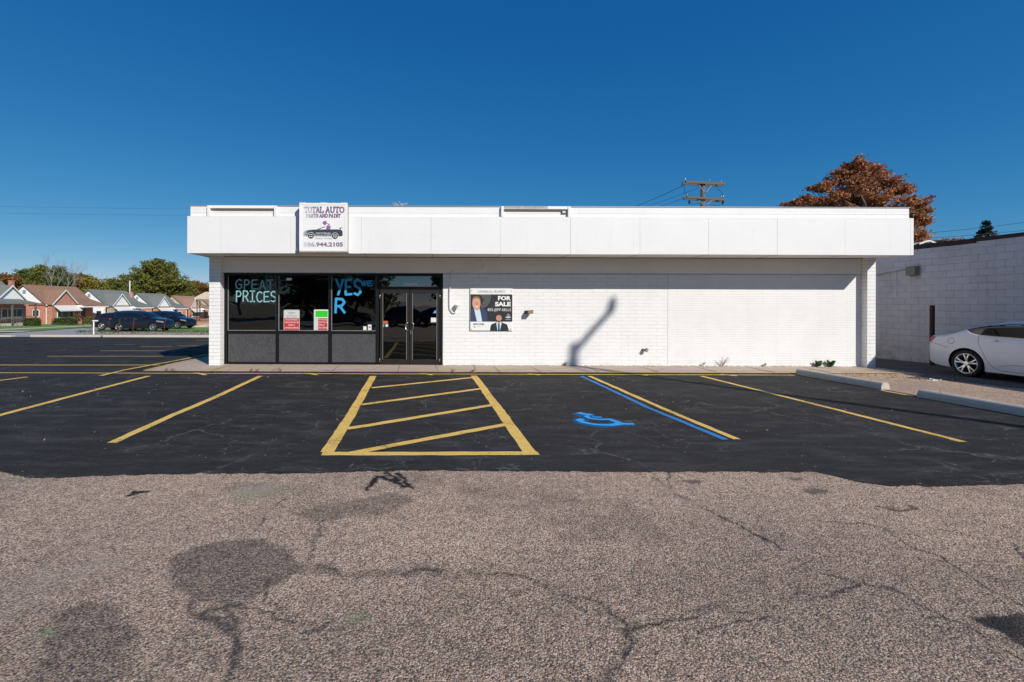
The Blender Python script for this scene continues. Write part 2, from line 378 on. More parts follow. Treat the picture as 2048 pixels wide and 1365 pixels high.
leafmat('leaf gold', [(.34, .25, .04), (.24, .21, .04), (.12, .14, .03), (.38, .26, .05), (.18, .16, .04)])
leafmat('leaf orange', [(.28, .12, .03), (.20, .07, .025), (.14, .10, .03), (.32, .17, .05)])
leafmat('leaf red', [(.20, .03, .02), (.26, .06, .03), (.14, .03, .02), (.24, .10, .04)])
leafmat('leaf spruce', [(.015, .03, .022), (.025, .045, .03), (.02, .035, .02)], .05)
leafmat('leaf hedge', [(.03, .065, .015), (.05, .09, .02), (.08, .08, .02)], .1)
leafmat('leaf weed', [(.07, .17, .03), (.11, .22, .05), (.05, .12, .03)], .2)
leafmat('weed dry', [(.32, .22, .15), (.40, .30, .22), (.22, .13, .11)], .2)

# ---------------------------------------------------------------- mesh builder
class MB:
    def __init__(s): s.v = []; s.f = []; s.mi = []; s.k = 0
    def face(s, pts):
        n = len(s.v); s.v += [tuple(p) for p in pts]; s.f.append(tuple(range(n, n+len(pts)))); s.mi.append(s.k); return s
    def box(s, x0, x1, y0, y1, z0, z1):
        n = len(s.v)
        s.v += [(x0, y0, z0), (x1, y0, z0), (x1, y1, z0), (x0, y1, z0), (x0, y0, z1), (x1, y0, z1), (x1, y1, z1), (x0, y1, z1)]
        for q in ((0, 3, 2, 1), (4, 5, 6, 7), (0, 1, 5, 4), (1, 2, 6, 5), (2, 3, 7, 6), (3, 0, 4, 7)):
            s.f.append(tuple(n+i for i in q)); s.mi.append(s.k)
        return s
    def prism(s, a, b):
        """closed loop a to closed loop b with caps"""
        n = len(s.v); m = len(a); s.v += [tuple(p) for p in a]+[tuple(p) for p in b]
        for i in range(m):
            j = (i+1) % m; s.f.append((n+i, n+j, n+m+j, n+m+i)); s.mi.append(s.k)
        s.f.append(tuple(n+i for i in reversed(range(m)))); s.mi.append(s.k)
        s.f.append(tuple(n+m+i for i in range(m))); s.mi.append(s.k); return s
    def tube(s, path, r, n=8):
        path = [Vector(p) for p in path]; rs = r if isinstance(r, (list, tuple)) else [r]*len(path)
        base = len(s.v)
        for i, p in enumerate(path):
            d = (path[min(i+1, len(path)-1)]-path[max(i-1, 0)]).normalized()
            u = d.cross(Vector((0, 0, 1)) if abs(d.z) < .9 else Vector((1, 0, 0))).normalized(); v = d.cross(u)
            for k in range(n):
                a = 2*math.pi*k/n; q = p+(u*math.cos(a)+v*math.sin(a))*rs[i]; s.v.append(tuple(q))
        for i in range(len(path)-1):
            for k in range(n):
                a = base+i*n+k; b = base+i*n+(k+1) % n; s.f.append((a, b, b+n, a+n)); s.mi.append(s.k)
        s.f.append(tuple(base+k for k in reversed(range(n)))); s.mi.append(s.k)
        e = base+(len(path)-1)*n; s.f.append(tuple(e+k for k in range(n))); s.mi.append(s.k); return s
    def lathe(s, c, axis, prof, n=32):
        """prof: (radius, offset along axis); closed ring sweep"""
        c = Vector(c); ax = Vector(axis).normalized(); u = ax.orthogonal().normalized(); v = ax.cross(u); base = len(s.v)
        for r, h in prof:
            for k in range(n):
                a = 2*math.pi*k/n; s.v.append(tuple(c+ax*h+(u*math.cos(a)+v*math.sin(a))*r))
        for i in range(len(prof)-1):
            for k in range(n):
                a = base+i*n+k; b = base+i*n+(k+1) % n; s.f.append((a, b, b+n, a+n)); s.mi.append(s.k)
        return s
    def disc(s, c, axis, r, n=24, ry=None, th=0.002):
        c = Vector(c); ax = Vector(axis).normalized(); u = Vector((1, 0, 0)) if abs(ax.x) < .5 else Vector((0, 1, 0)); v = ax.cross(u); ry = ry or r
        lo = [c+u*math.cos(2*math.pi*k/n)*r+v*math.sin(2*math.pi*k/n)*ry for k in range(n)]
        return s.prism(lo, [p+ax*th for p in lo])
    def build(s, name, mat, parent=None, smooth=False, bevel=0, label=None):
        me = bpy.data.meshes.new(name); me.from_pydata(s.v, [], s.f)
        mats = mat if isinstance(mat, (list, tuple)) else [mat]
        for m in mats: me.materials.append(M[m])
        if len(mats) > 1: me.polygons.foreach_set('material_index', s.mi)
        if smooth: me.polygons.foreach_set('use_smooth', [True]*len(me.polygons))
        me.update()
        o = bpy.data.objects.new(name, me); COL.objects.link(o)
        if parent:
            o.parent = parent
            if parent.type == 'EMPTY': o.matrix_parent_inverse = Matrix.Translation(parent.location).inverted()
        if bevel:
            b = o.modifiers.new('bevel', 'BEVEL'); b.width = bevel; b.segments = 2; b.limit_method = 'ANGLE'
        if label: o['label'] = label
        return o
def tag(o, label, cat, group=None, kind=None):
    if label: o['label'] = label
    if cat: o['category'] = cat
    if group: o['group'] = group
    if kind: o['kind'] = kind
    return o
def struct(o, kind='structure', label=None):
    o['kind'] = kind
    if label: o['label'] = label
    return o
def thing(name, loc, label, cat, group=None):
    """Empty at the base; children are built in world coordinates and parented with an inverse offset"""
    o = bpy.data.objects.new(name, None); COL.objects.link(o); o.location = loc; o.empty_display_size = .2
    return tag(o, label, cat, group)
def smoothstep(a): a = np.clip(a, 0, 1); return a*a*(3-2*a)

# text turned into mesh coordinates, fitted to a box on a plane that faces -y
def text_faces(txt, offset=0.0, shear=0):
    cu = bpy.data.curves.new('txt', 'FONT'); cu.body = txt; cu.size = 1; cu.offset = offset; cu.shear = shear; cu.resolution_u = 3
    o = bpy.data.objects.new('txt', cu); COL.objects.link(o)
    dg = bpy.context.evaluated_depsgraph_get(); dg.update()
    me = bpy.data.meshes.new_from_object(o.evaluated_get(dg))
    vs = [tuple(v.co) for v in me.vertices]; fs = [tuple(p.vertices) for p in me.polygons]
    bpy.data.objects.remove(o); bpy.data.meshes.remove(me); bpy.data.curves.remove(cu)
    return vs, fs
def add_text(mb, txt, x0, x1, z0, z1, y, offset=0.0, th=0.0):
    vs, fs = text_faces(txt, offset)
    ax = [v[0] for v in vs]; az = [v[1] for v in vs]; a0, a1, b0, b1 = min(ax), max(ax), min(az), max(az)
    n = len(mb.v)
    for v in vs: mb.v.append((x0+(v[0]-a0)/(a1-a0)*(x1-x0), y, z0+(v[1]-b0)/(b1-b0)*(z1-z0)))
    for f in fs: mb.f.append(tuple(n+i for i in f)); mb.mi.append(mb.k)
    return mb
# slab serif stroke letters on a 1x1 box
SL = {
 'T': [[(0, 1), (1, 1)], [(.5, 1), (.5, 0)], [(.3, 0), (.7, 0)], [(0, 1), (0, .8)], [(1, 1), (1, .8)]],
 'O': [[(.5, 1), (.2, .9), (.05, .5), (.2, .1), (.5, 0), (.8, .1), (.95, .5), (.8, .9), (.5, 1)]],
 'A': [[(.12, 0), (.5, 1), (.88, 0)], [(.25, .35), (.75, .35)], [(0, 0), (.28, 0)], [(.72, 0), (1, 0)], [(.35, 1), (.5, 1)]],
 'L': [[(.2, 1), (.2, 0), (.95, 0), (.95, .25)], [(.02, 1), (.42, 1)], [(.02, 0), (.2, 0)]],
 'U': [[(.15, 1), (.15, .3), (.3, .05), (.5, 0), (.7, .05), (.85, .3), (.85, 1)], [(0, 1), (.3, 1)], [(.7, 1), (1, 1)]],
 'P': [[(.2, 0), (.2, 1), (.7, 1), (.92, .85), (.92, .62), (.7, .48), (.2, .48)], [(.02, 0), (.42, 0)], [(.02, 1), (.2, 1)]],
 'R': [[(.2, 0), (.2, 1), (.7, 1), (.9, .85), (.9, .65), (.7, .5), (.2, .5)], [(.55, .5), (.85, 0), (1, 0)], [(.02, 0), (.4, 0)], [(.02, 1), (.2, 1)]],
 'S': [[(.92, .75), (.9, .92), (.5, 1), (.15, .9), (.12, .65), (.5, .52), (.88, .38), (.88, .1), (.5, 0), (.1, .08), (.08, .28)]],
 'N': [[(.15, 0), (.15, 1), (.85, 0), (.85, 1)], [(0, 0), (.32, 0)], [(.68, 1), (1, 1)], [(0, 1), (.15, 1)]],
 'D': [[(.18, 0), (.18, 1), (.6, 1), (.9, .75), (.9, .25), (.6, 0), (.18, 0)], [(0, 0), (.2, 0)], [(0, 1), (.2, 1)]],
 'I': [[(.5, 0), (.5, 1)], [(.2, 0), (.8, 0)], [(.2, 1), (.8, 1)]],
 # hand painted letters
 'g': [[(.95, .88), (.6, 1), (.2, .85), (.02, .5), (.2, .1), (.6, 0), (.92, .15), (.95, .48), (.55, .48)]],
 'p': [[(.15, 0), (.18, 1), (.75, .98), (.95, .75), (.75, .52), (.2, .48)]],
 'e': [[(.95, 1), (.12, .95), (.1, .02), (.98, .05)], [(.12, .5), (.8, .52)]],
 'a': [[(.02, 0), (.5, 1), (.98, 0)], [(.22, .35), (.8, .35)]],
 't': [[(0, .95), (1, 1)], [(.5, .97), (.48, 0)]],
 'r': [[(.1, 0), (.15, 1), (.75, .97), (.95, .75), (.7, .5), (.18, .46)], [(.5, .48), (.98, 0)]],
 'i': [[(.5, 0), (.5, 1)], [(.1, 1), (.9, 1)], [(.1, 0), (.9, 0)]],
 'c': [[(.95, .85), (.6, 1), (.2, .85), (.03, .5), (.2, .12), (.6, 0), (.98, .15)]],
 's': [[(.92, .88), (.5, 1), (.12, .85), (.15, .6), (.8, .42), (.95, .18), (.55, 0), (.05, .1)]],
 'y': [[(0, 1), (.48, .5)], [(1, 1), (.3, 0)]],
 'w': [[(0, 1), (.25, 0), (.5, .75), (.75, 0), (1, 1)]],
}
def ribbon(mb, pts, wd, y, jit=0.0, sub=1):
    """flat stroke of width wd along 2-D points (x, z) at depth y, rounded joins by discs"""
    for i in range(len(pts)-1):
        a = Vector(pts[i]); b = Vector(pts[i+1]); d = (b-a)
        if d.length < 1e-6: continue
        nrm = Vector((-d.y, d.x)).normalized()*wd/2; e = d.normalized()*wd*.25
        a2 = a-e; b2 = b+e; yy = y-.0004*(i % 3)
        mb.face([(a2.x-nrm.x, yy, a2.y-nrm.y), (b2.x-nrm.x, yy, b2.y-nrm.y), (b2.x+nrm.x, yy, b2.y+nrm.y), (a2.x+nrm.x, yy, a2.y+nrm.y)])
def letters(mb, word, x0, x1, z0, z1, wd, y, gap=.18, widths=None, wob=0):
    n = len(word); tot = sum((.5 if c == ' ' else 1) for c in word)+gap*(n-1); u = (x1-x0)/tot; x = x0
    for c in word:
        if c == ' ': x += u*(.5+gap); continue
        dz = random.uniform(-wob, wob)*(z1-z0)
        for st in SL[c]: ribbon(mb, [(x+px*u, z0+dz+pz*(z1-z0)) for px, pz in st], wd, y)
        x += u*(1+gap)

# ================================================================ GROUND
def grid_sheet(name, xs, ys, mat, dz=0.0, zfun=zt, keep=None):
    nx, ny = len(xs), len(ys)
    v = [(x, y, zfun(x, y)+dz) for y in ys for x in xs]
    f = [(j*nx+i, j*nx+i+1, (j+1)*nx+i+1, (j+1)*nx+i) for j in range(ny-1) for i in range(nx-1) if keep is None or keep((xs[i]+xs[i+1])/2, (ys[j]+ys[j+1])/2)]
    me = bpy.data.meshes.new(name); me.from_pydata(v, [], f); me.materials.append(M[mat]); me.update()
    o = bpy.data.objects.new(name, me); COL.objects.link(o); return o
struct(grid_sheet('ground', [-2500, -400, -150, -60, -30, 0, 30, 60, 150, 400, 2500], [-2500, -300, -60, 0, 13.7, 30, 60, 113.7, 300, 1000, 3500], 'dirt', -.05))
# old asphalt with measured wear, cracks, tar marks
xs = [-45, -30, -20, -12, -8, -6]+list(np.arange(-5.0, 7.01, .016))+[8, 9.75, 12, 15, 18, 30]
ys = [-14, -8, -4, -1, .5, 1.4]+list(np.arange(1.9, 5.4, .016))+[6, 8, 10, 12, 13.7, 26]
pav = grid_sheet('old_asphalt', xs, ys, 'old asphalt', -.001); struct(pav)
co = np.empty(len(pav.data.vertices)*3); pav.data.vertices.foreach_get('co', co); co = co.reshape(-1, 3)[:, :2]
rng = np.random.default_rng(3)
def vnoise(p, sc, seed=0):
    q = p*sc; i = np.floor(q).astype(int); f = q-i; f = f*f*(3-2*f)
    def h(a, b): 
        n = (a*374761393+b*668265263+seed*974711) & 0x7fffffff; n = (n ^ (n >> 13))*1274126177 & 0x7fffffff
        return (n ^ (n >> 16)) % 10007/10007.0
    x, y = i[:, 0], i[:, 1]
    return (h(x, y)*(1-f[:, 0])+h(x+1, y)*f[:, 0])*(1-f[:, 1])+(h(x, y+1)*(1-f[:, 0])+h(x+1, y+1)*f[:, 0])*f[:, 1]
def fbm(p, sc, seed=0): return sum(vnoise(p, sc*2**k, seed+k)/2**(k+1) for k in range(4))
warp = co+np.stack([fbm(co, 3, 1)-.47, fbm(co, 3, 9)-.47], 1)*.22
def dline(pts, p):
    pts = np.array([G(*q) for q in pts]); d = np.full(len(p), 1e9)
    for a, b in zip(pts[:-1], pts[1:]):
        ab = b-a; tt = np.clip(((p-a)@ab)/(ab@ab), 0, 1); d = np.minimum(d, np.linalg.norm(p-(a+tt[:, None]*ab), axis=1))
    return d
def inpoly(pts, p):
    pts = np.array([G(*q) for q in pts]); ins = np.zeros(len(p), bool); j = len(pts)-1
    for i in range(len(pts)):
        a, b = pts[i], pts[j]; c = ((a[1] > p[:, 1]) != (b[1] > p[:, 1]))
        with np.errstate(divide='ignore', invalid='ignore'):
            c &= p[:, 0] < (b[0]-a[0])*(p[:, 1]-a[1])/(b[1]-a[1]+1e-12)+a[0]
        ins ^= c; j = i
    return ins
def patch(pts, p, soft=.05):
    ins = inpoly(pts, p); d = dline(list(pts)+[pts[0]], p); sd = np.where(ins, d, -d); return np.clip(sd/soft+.5, 0, 1)
near = (co[:, 0] > -5.5) & (co[:, 0] < 7.5) & (co[:, 1] > 1.5) & (co[:, 1] < 5.6)
crack = np.zeros(len(co)); worn = np.zeros(len(co)); moss = np.zeros(len(co)); tar = np.zeros(len(co)); palea = np.zeros(len(co))
p = warp[near]; pr = co[near]
ck = np.zeros(len(p)); wn_ = np.zeros(len(p)); ms_ = np.zeros(len(p)); tr_ = np.zeros(len(p)); pl_ = np.zeros(len(p))
p2 = p+np.stack([fbm(pr, 11, 31)-.47, fbm(pr, 11, 37)-.47], 1)*.07; wob_ = fbm(pr, 8, 41); brk_ = fbm(pr, 3.2, 43)
for pts, wd, st in [
    ([(1345, 942), (1338, 960), (1350, 985), (1400, 1010), (1470, 1050), (1540, 1088), (1580, 1110)], .022, 1.0),
    ([(1300, 955), (1335, 975), (1350, 990)], .018, .7),
    ([(640, 1130), (700, 1142), (760, 1148), (860, 1140), (950, 1140), (1024, 1150), (1130, 1180), (1200, 1205), (1245, 1250)], .045, .55),
    ([(1245, 1250), (1235, 1290), (1215, 1330), (1195, 1365)], .05, .65),
    ([(1240, 1262), (1290, 1235), (1400, 1214), (1550, 1210), (1630, 1196), (1700, 1202), (1730, 1170)], .03, .7),
    ([(1390, 1262), (1460, 1232), (1560, 1222)], .025, .6),
    ([(480, 1215), (430, 1228), (405, 1242), (430, 1262), (462, 1275), (466, 1365)], .045, .6),
    ([(462, 1210), (455, 1240), (470, 1300), (460, 1365)], .045, .5), ([(385, 1210), (392, 1245)], .03, .5),
    ([(545, 1165), (530, 1210), (560, 1235)], .02, .6), ([(480, 1222), (540, 1235), (580, 1260)], .02, .5),
    ([(600, 1280), (660, 1270), (700, 1245), (760, 1215)], .03, .5),
    ([(655, 1040), (640, 1070), (628, 1115)], .018, .6), ([(500, 1060), (540, 1020), (560, 1000)], .012, .45),
    ([(235, 1090), (230, 1065), (250, 1050)], .01, .5),
    ([(1640, 1040), (1740, 1052), (1790, 1060), (1850, 1080)], .02, .5),
    ([(1780, 1060), (1830, 1095), (1900, 1115), (1960, 1160), (2048, 1212)], .025, .85),
    ([(1870, 1060), (1960, 1075), (2030, 1085), (2048, 1120)], .02, .6), ([(1840, 1225), (1920, 1245), (2048, 1330)], .025, .7),
    ([(1600, 1120), (1650, 1150), (1740, 1170), (1830, 1200), (1900, 1240)], .02, .5),
    ([(1130, 1180), (1180, 1240), (1235, 1262)], .03, .4)]:
    d = dline(pts, p); d2 = dline(pts, p2); core = max(.008, wd*.30)*(.5+1.4*wob_); gate = np.clip((brk_-.27)*6, 0, 1)
    ck = np.maximum(ck, (.55+.45*st)*np.clip(1.5-d2/core, 0, 1)*gate)
    wn_ = np.maximum(wn_, st*(1.0 if wd > .028 else .5)*np.clip(1.35-d/(wd*1.5), 0, 1)*np.clip(.4+1.3*brk_, 0, 1))
for pts, st, sf in [
    ([(340, 1165), (350, 1125), (400, 1098), (480, 1075), (530, 1078), (570, 1105), (615, 1135), (580, 1165), (540, 1190), (480, 1218), (400, 1215), (365, 1190)], .9, .045),
    ([(600, 1125), (680, 1135), (860, 1130), (1020, 1140), (1020, 1160), (860, 1152), (700, 1155), (590, 1150)], .6, .06),
    ([(100, 1230), (170, 1205), (235, 1215), (270, 1270), (290, 1365), (70, 1365)], .9, .07),
    ([(610, 1032), (640, 1010), (700, 1000), (790, 985), (825, 1000), (800, 1018), (720, 1030), (650, 1045)], .75, .05),
    ([(850, 1150), (1010, 1150), (1180, 1230), (1220, 1365), (760, 1365), (830, 1260)], .45, .2),
    ([(-200, 1180), (500, 1230), (1100, 1120), (2300, 1060), (2300, 1500), (-200, 1500)], .42, .7),
    ([(1950, 1236), (2048, 1228), (2048, 1290), (2000, 1262)], 1.5, .03),
    ([(1960, 1150), (2048, 1145), (2048, 1195)], .7, .06), ([(1570, 1110), (1640, 1112), (1650, 1135), (1590, 1140)], .4, .05),
    ([(1300, 1050), (1500, 1010), (2048, 1010), (2048, 1365), (1250, 1365)], .12, .5), ([(260, 1365), (330, 1300), (480, 1220), (520, 1365)], .5, .15)]:
    wn_ = np.maximum(wn_, st*patch(pts, p, sf))
for c0, r, st in [((512, 985), .26, .8), ((715, 1232), .09, .9), ((97, 1270), .06, 1), ((1925, 1242), .03, 1), ((35, 955), .2, .7)]:
    g0 = np.array(G(*c0)); q = (pr-g0)*np.array([.75, 1.3]); ms_ = np.maximum(ms_, st*np.clip(1.2-np.linalg.norm(q, axis=1)/r+(fbm(pr, 9, 4)-.47)*2.4, 0, 1))
g0 = np.array(G(512, 980)); pl_ = np.clip(1.2-np.linalg.norm((pr-g0)*np.array([1, 1.6]), axis=1)/.25+(fbm(pr, 7, 5)-.47), 0, 1)
for c0, r in [((150, 1150), .35)]:
    g0 = np.array(G(*c0)); pl_ = np.maximum(pl_, .6*np.clip(1.2-np.linalg.norm(pr-g0, axis=1)/r+(fbm(pr, 5, 6)-.47)*2, 0, 1))
pt = pr+np.stack([fbm(pr, 14, 3)-.47, fbm(pr, 14, 8)-.47], 1)*.10
for pts, wd in [([(735, 980), (745, 966), (757, 955), (770, 953)], .030), ([(757, 953), (790, 962), (808, 972), (825, 974)], .030), ([(772, 946), (790, 956), (808, 974)], .028),
                ([(796, 946), (812, 962), (830, 976)], .022), ([(262, 990), (280, 986), (296, 984)], .025), ([(270, 983), (285, 987)], .02)]:
    d = dline(pts, pt); tr_ = np.maximum(tr_, np.clip(1.6-d/wd, 0, 1))
for pts, wd in [([(1752, 1012), (1780, 1020), (1812, 1023), (1830, 1015), (1815, 1010)], .014), ([(1770, 1016), (1800, 1018)], .01)]:
    d = dline(pts, pt); tr_ = np.maximum(tr_, .7*np.clip(1.6-d/wd, 0, 1))
for pts in [[(1604, 984), (1625, 976), (1655, 978), (1664, 986), (1635, 990)], [(1365, 962), (1390, 960), (1410, 963), (1385, 968)], [(1585, 957), (1610, 956), (1612, 962), (1590, 962)]]:
    tr_ = np.maximum(tr_, .65*patch(pts, pt, .05))
tr_ = np.maximum(tr_, .85*patch([(1948, 1238), (1975, 1230), (2060, 1229), (2120, 1250), (2120, 1330), (2048, 1292), (1995, 1262)], pt, .03))
blot = fbm(pr, 2.2, 21); wn_ = np.maximum(wn_, .45*np.clip((blot-.58)*7, 0, 1))
crack[near] = ck; worn[near] = np.clip(wn_, 0, 1.6); moss[near] = ms_; tar[near] = tr_; palea[near] = pl_
for nm, arr in (('crack', crack), ('worn', worn), ('moss', moss), ('tar', tar), ('pale', palea)):
    a = pav.data.attributes.new(nm, 'FLOAT', 'POINT'); a.data.foreach_set('value', arr.astype(np.float32))

# sealed asphalt: near edge traced, ragged
edge = [(-700, 944), (0, 943), (30, 950), (55, 956), (120, 957), (205, 952), (325, 949), (450, 948), (600, 948), (702, 944), (873, 942), (1112, 943), (1300, 945), (1435, 945), (1629, 945),
        (1665, 952), (1720, 965), (1775, 972), (1900, 973), (2048, 970), (3300, 972)]
exs, eys = zip(*[G(*q) for q in edge])
SX = list(np.arange(-30, -5, .5))+list(np.arange(-5, 7, .02))+list(np.arange(7, 9.8, .25))+[9.8]
ye = np.interp(SX, exs, eys); pp = np.stack([np.array(SX), np.zeros(len(SX))], 1)
ye = ye+(fbm(pp, 9, 2)-.47)*.06+(fbm(pp, 30, 5)-.47)*.035
v = []; f = []
rows = [None, 7, 9, 12.115]
for j, r in enumerate(rows):
    for i, x in enumerate(SX): v.append((x, ye[i] if r is None else r, .004))
n = len(SX)
for j in range(len(rows)-1):
    for i in range(n-1): f.append((j*n+i, j*n+i+1, (j+1)*n+i+1, (j+1)*n+i))
# beside and behind the building on the left
k = len(v); v += [(-30, 12.115, .004), (-7.24, 12.115, .004), (-7.24, 13.7, .004), (-30, 13.7, .004), (-7.24, 29.2, zt(0, 29.2)+.004), (-30, 29.2, zt(0, 29.2)+.004)]
f += [(k, k+1, k+2, k+3), (k+3, k+2, k+4, k+5)]
me = bpy.data.meshes.new('sealed_asphalt'); me.from_pydata(v, [], f); me.materials.append(M['sealed asphalt'])
o = bpy.data.objects.new('sealed_asphalt', me); COL.objects.link(o); struct(o)
mb = MB(); mb.face([(-7.24, 27, zt(0, 27)-.0), (12, 27, zt(0, 27)), (12, 29.2, zt(0, 29.2)), (-7.24, 29.2, zt(0, 29.2))])
struct(mb.build('rear_asphalt', 'sealed asphalt'))

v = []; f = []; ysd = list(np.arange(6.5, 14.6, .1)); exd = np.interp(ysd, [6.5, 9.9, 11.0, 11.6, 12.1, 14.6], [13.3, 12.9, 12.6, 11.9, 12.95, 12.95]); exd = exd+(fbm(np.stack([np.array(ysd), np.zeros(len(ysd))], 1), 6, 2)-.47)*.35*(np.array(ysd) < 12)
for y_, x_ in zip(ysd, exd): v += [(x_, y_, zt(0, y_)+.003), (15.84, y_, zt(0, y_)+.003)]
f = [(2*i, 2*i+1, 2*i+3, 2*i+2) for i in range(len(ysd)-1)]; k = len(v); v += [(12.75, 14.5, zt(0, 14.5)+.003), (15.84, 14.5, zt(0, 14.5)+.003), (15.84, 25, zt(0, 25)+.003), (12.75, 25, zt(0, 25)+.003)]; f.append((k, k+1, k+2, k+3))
me = bpy.data.meshes.new('drive'); me.from_pydata(v, [], f); me.materials.append(M['shaded drive asphalt']); o = bpy.data.objects.new('drive', me); COL.objects.link(o); struct(o)  # dark sheet laid where the wall's shade covers the drive
mb = MB(); mb.prism([(-7.3, 11.99, .003), (-7.3, 12.135, .003), (-7.3, 12.135, .037)], [(9.5, 11.99, .003), (9.5, 12.135, .003), (9.5, 12.135, .020)]); struct(mb.build('asphalt_edge', 'sealed asphalt'))
# painted lines
def stripe(pts, wd, mat='yellow paint', dz=.008, jit=.008, name='parking_stripe', square=None):
    """pts: world (x, y) centreline"""
    out = []
    for i in range(len(pts)-1):
        a = np.array(pts[i]); b = np.array(pts[i+1]); n = max(2, int(np.linalg.norm(b-a)/.06))
        out += [a+(b-a)*k/n for k in range(n)]
    out.append(np.array(pts[-1])); out = np.array(out)
    d = np.gradient(out, axis=0); d /= np.linalg.norm(d, axis=1)[:, None]+1e-9; nr = np.stack([-d[:, 1], d[:, 0]], 1)
    s = np.cumsum(np.r_[0, np.linalg.norm(np.diff(out, axis=0), axis=1)]); sd = random.random()*90
    w1 = wd/2+(fbm(np.stack([s+sd, s*0], 1), 5, 1)-.47)*jit*3; w2 = wd/2+(fbm(np.stack([s+sd, s*0+7], 1), 5, 2)-.47)*jit*3
    dr = (fbm(np.stack([s+sd, s*0+3], 1), .8, 3)-.47)*jit*4
    L = out+nr*(w1+dr)[:, None]; R = out-nr*(w2-dr)[:, None]
    mb = MB(); n = len(out)
    mb.v = [(q[0], q[1], zt(q[0], q[1])+dz) for q in L]+[(q[0], q[1], zt(q[0], q[1])+dz) for q in R]
    mb.f = [(i, n+i, n+i+1, i+1) for i in range(n-1)]; mb.mi = [0]*len(mb.f)
    return struct(mb.build(name, mat))
def gs(*pts): return [G(*q) for q in pts]
yl = 11.93
stripe([(-26, yl), (9.45, yl)], .085, name='parking_stripe', jit=.004)
stripe(gs((747, 753), (720, 800), (688, 855), (655, 906)), .155)
stripe(gs((948, 752.5), (980, 795), (1020, 850), (1062, 908)), .16)
stripe(gs((645, 909.5), (1078, 909)), .13, dz=.012)
for a, b in (((744, 777), (950, 756)), ((722, 811), (968, 778)), ((695, 859), (988, 811)), ((700, 909), (1016, 850))): stripe(gs(a, b), .13, dz=.0105)
stripe(gs((1179, 753), (1320, 815), (1474, 880)), .10); stripe(gs((1163, 753), (1295, 815), (1452, 880.5)), .085, 'blue paint', dz=.0065)
stripe(gs((1403, 753), (1660, 817), (1927, 885)), .11)
stripe(gs((521, 753), (430, 796), (350, 830), (225, 887)), .125); stripe(gs((298, 753), (130, 797), (-120, 864)), .125)
stripe(gs((55, 755), (-160, 782)), .11)
for a, b in (((386, 745.5), (412, 751)), ((603, 745.5), (635, 751)), ((826, 745.5), (866, 751)), ((1034, 746), (1080, 751)), ((1240, 747), (1296, 752)), ((1424, 748), (1475, 753))):
    stripe(gs(a, b), .10, dz=.0095)
stripe(gs((203, 752.5), (247, 741.4), (327, 726.8), (381, 716.6), (415, 709.5)), .11, dz=.010)
for y, a, b, m_ in ((731, -16, 320, 'yellow paint'), (713.3, 95, 327, 'yellow paint'), (702.5, 200, 352, 'yellow paint'), (700.6, 352, 417, 'worn yellow'), (693.6, 282, 345, 'yellow paint'),
                (692.6, 355, 417, 'yellow paint'), (686.8, 337, 417, 'worn yellow'), (681.3, 391, 417, 'yellow paint'), (690, 228, 270, 'worn white'), (675.8, 60, 130, 'worn yellow')):
    stripe(gs((a, y), (b, y)), .10, m_, jit=.006)
stripe([(9.62, 9.85), (9.62, 9.2)], .10, 'kerb yellow')
# wheelchair symbol
for i, (pts, wd) in enumerate([([(1157, 826.5), (1166, 829), (1176, 831), (1184, 830)], .13), ([(1172, 833), (1181, 838), (1200, 840.3), (1220, 840), (1230, 843.5), (1244, 849.3), (1268, 849.2)], .075),
        ([(1184, 835.5), (1204, 836)], .06), ([(1166, 839.5), (1159, 842.5), (1165, 846.5), (1180, 850), (1200, 852), (1222, 852), (1238, 850), (1242, 847)], .11)]):
    stripe(gs(*pts), wd*.95, 'spray blue', dz=.010+.001*i, jit=.016, name='accessible_symbol')
    stripe(gs(*pts), wd*2.1, 'overspray', dz=.0055+.001*i, jit=.03, name='accessible_symbol')

# pavement (sidewalk) along the front and round the left corner, kerb paint
mb = MB()
mb.prism([(-7.25, 12.12, -.04), (12.9, 12.12, -.04), (12.9, 13.5, -.04), (-7.25, 13.5, -.04)], [(-7.25, 12.12, .035), (12.9, 12.12, .012), (12.9, 13.5, .025), (-7.25, 13.5, .045)])
struct(mb.build('sidewalk', 'walk concrete', bevel=.01))
mb = MB(); mb.prism([(-7.25, 13.501, -.1), (-5.9, 13.501, -.1), (-5.9, 27, -.5), (-7.25, 27, -.5)], [(-7.25, 13.501, .045), (-5.9, 13.501, .045), (-5.9, 27, zt(0, 27)+.05), (-7.25, 27, zt(0, 27)+.05)])
struct(mb.build('side_walk', 'walk concrete', bevel=.01))
mb = MB()
for x in (-5.45, -3.9, -2.35, -.64, 2.0, 3.05, 4.6, 6.15, 7.7, 9.2, 10.7, 12.2):
    mb.box(x, x+.012, 12.121, 13.42, .02, .0462-.0018*(x+7)/1.0*.62)
struct(mb.build('sidewalk_joints', 'light housing'))
stripe([(-7.2, 12.17), (9.4, 12.17)], .07, 'kerb yellow', dz=.034, jit=.012, name='kerb_paint')
stripe([(9.3, 12.2), (12.4, 12.2)], .13, 'kerb yellow', dz=.032, jit=.03, name='kerb_paint')
stripe([(-7.19, 12.2), (-7.19, 13.68), (-7.19, 20)], .09, 'kerb yellow', dz=.0475, jit=.012, name='kerb_paint')
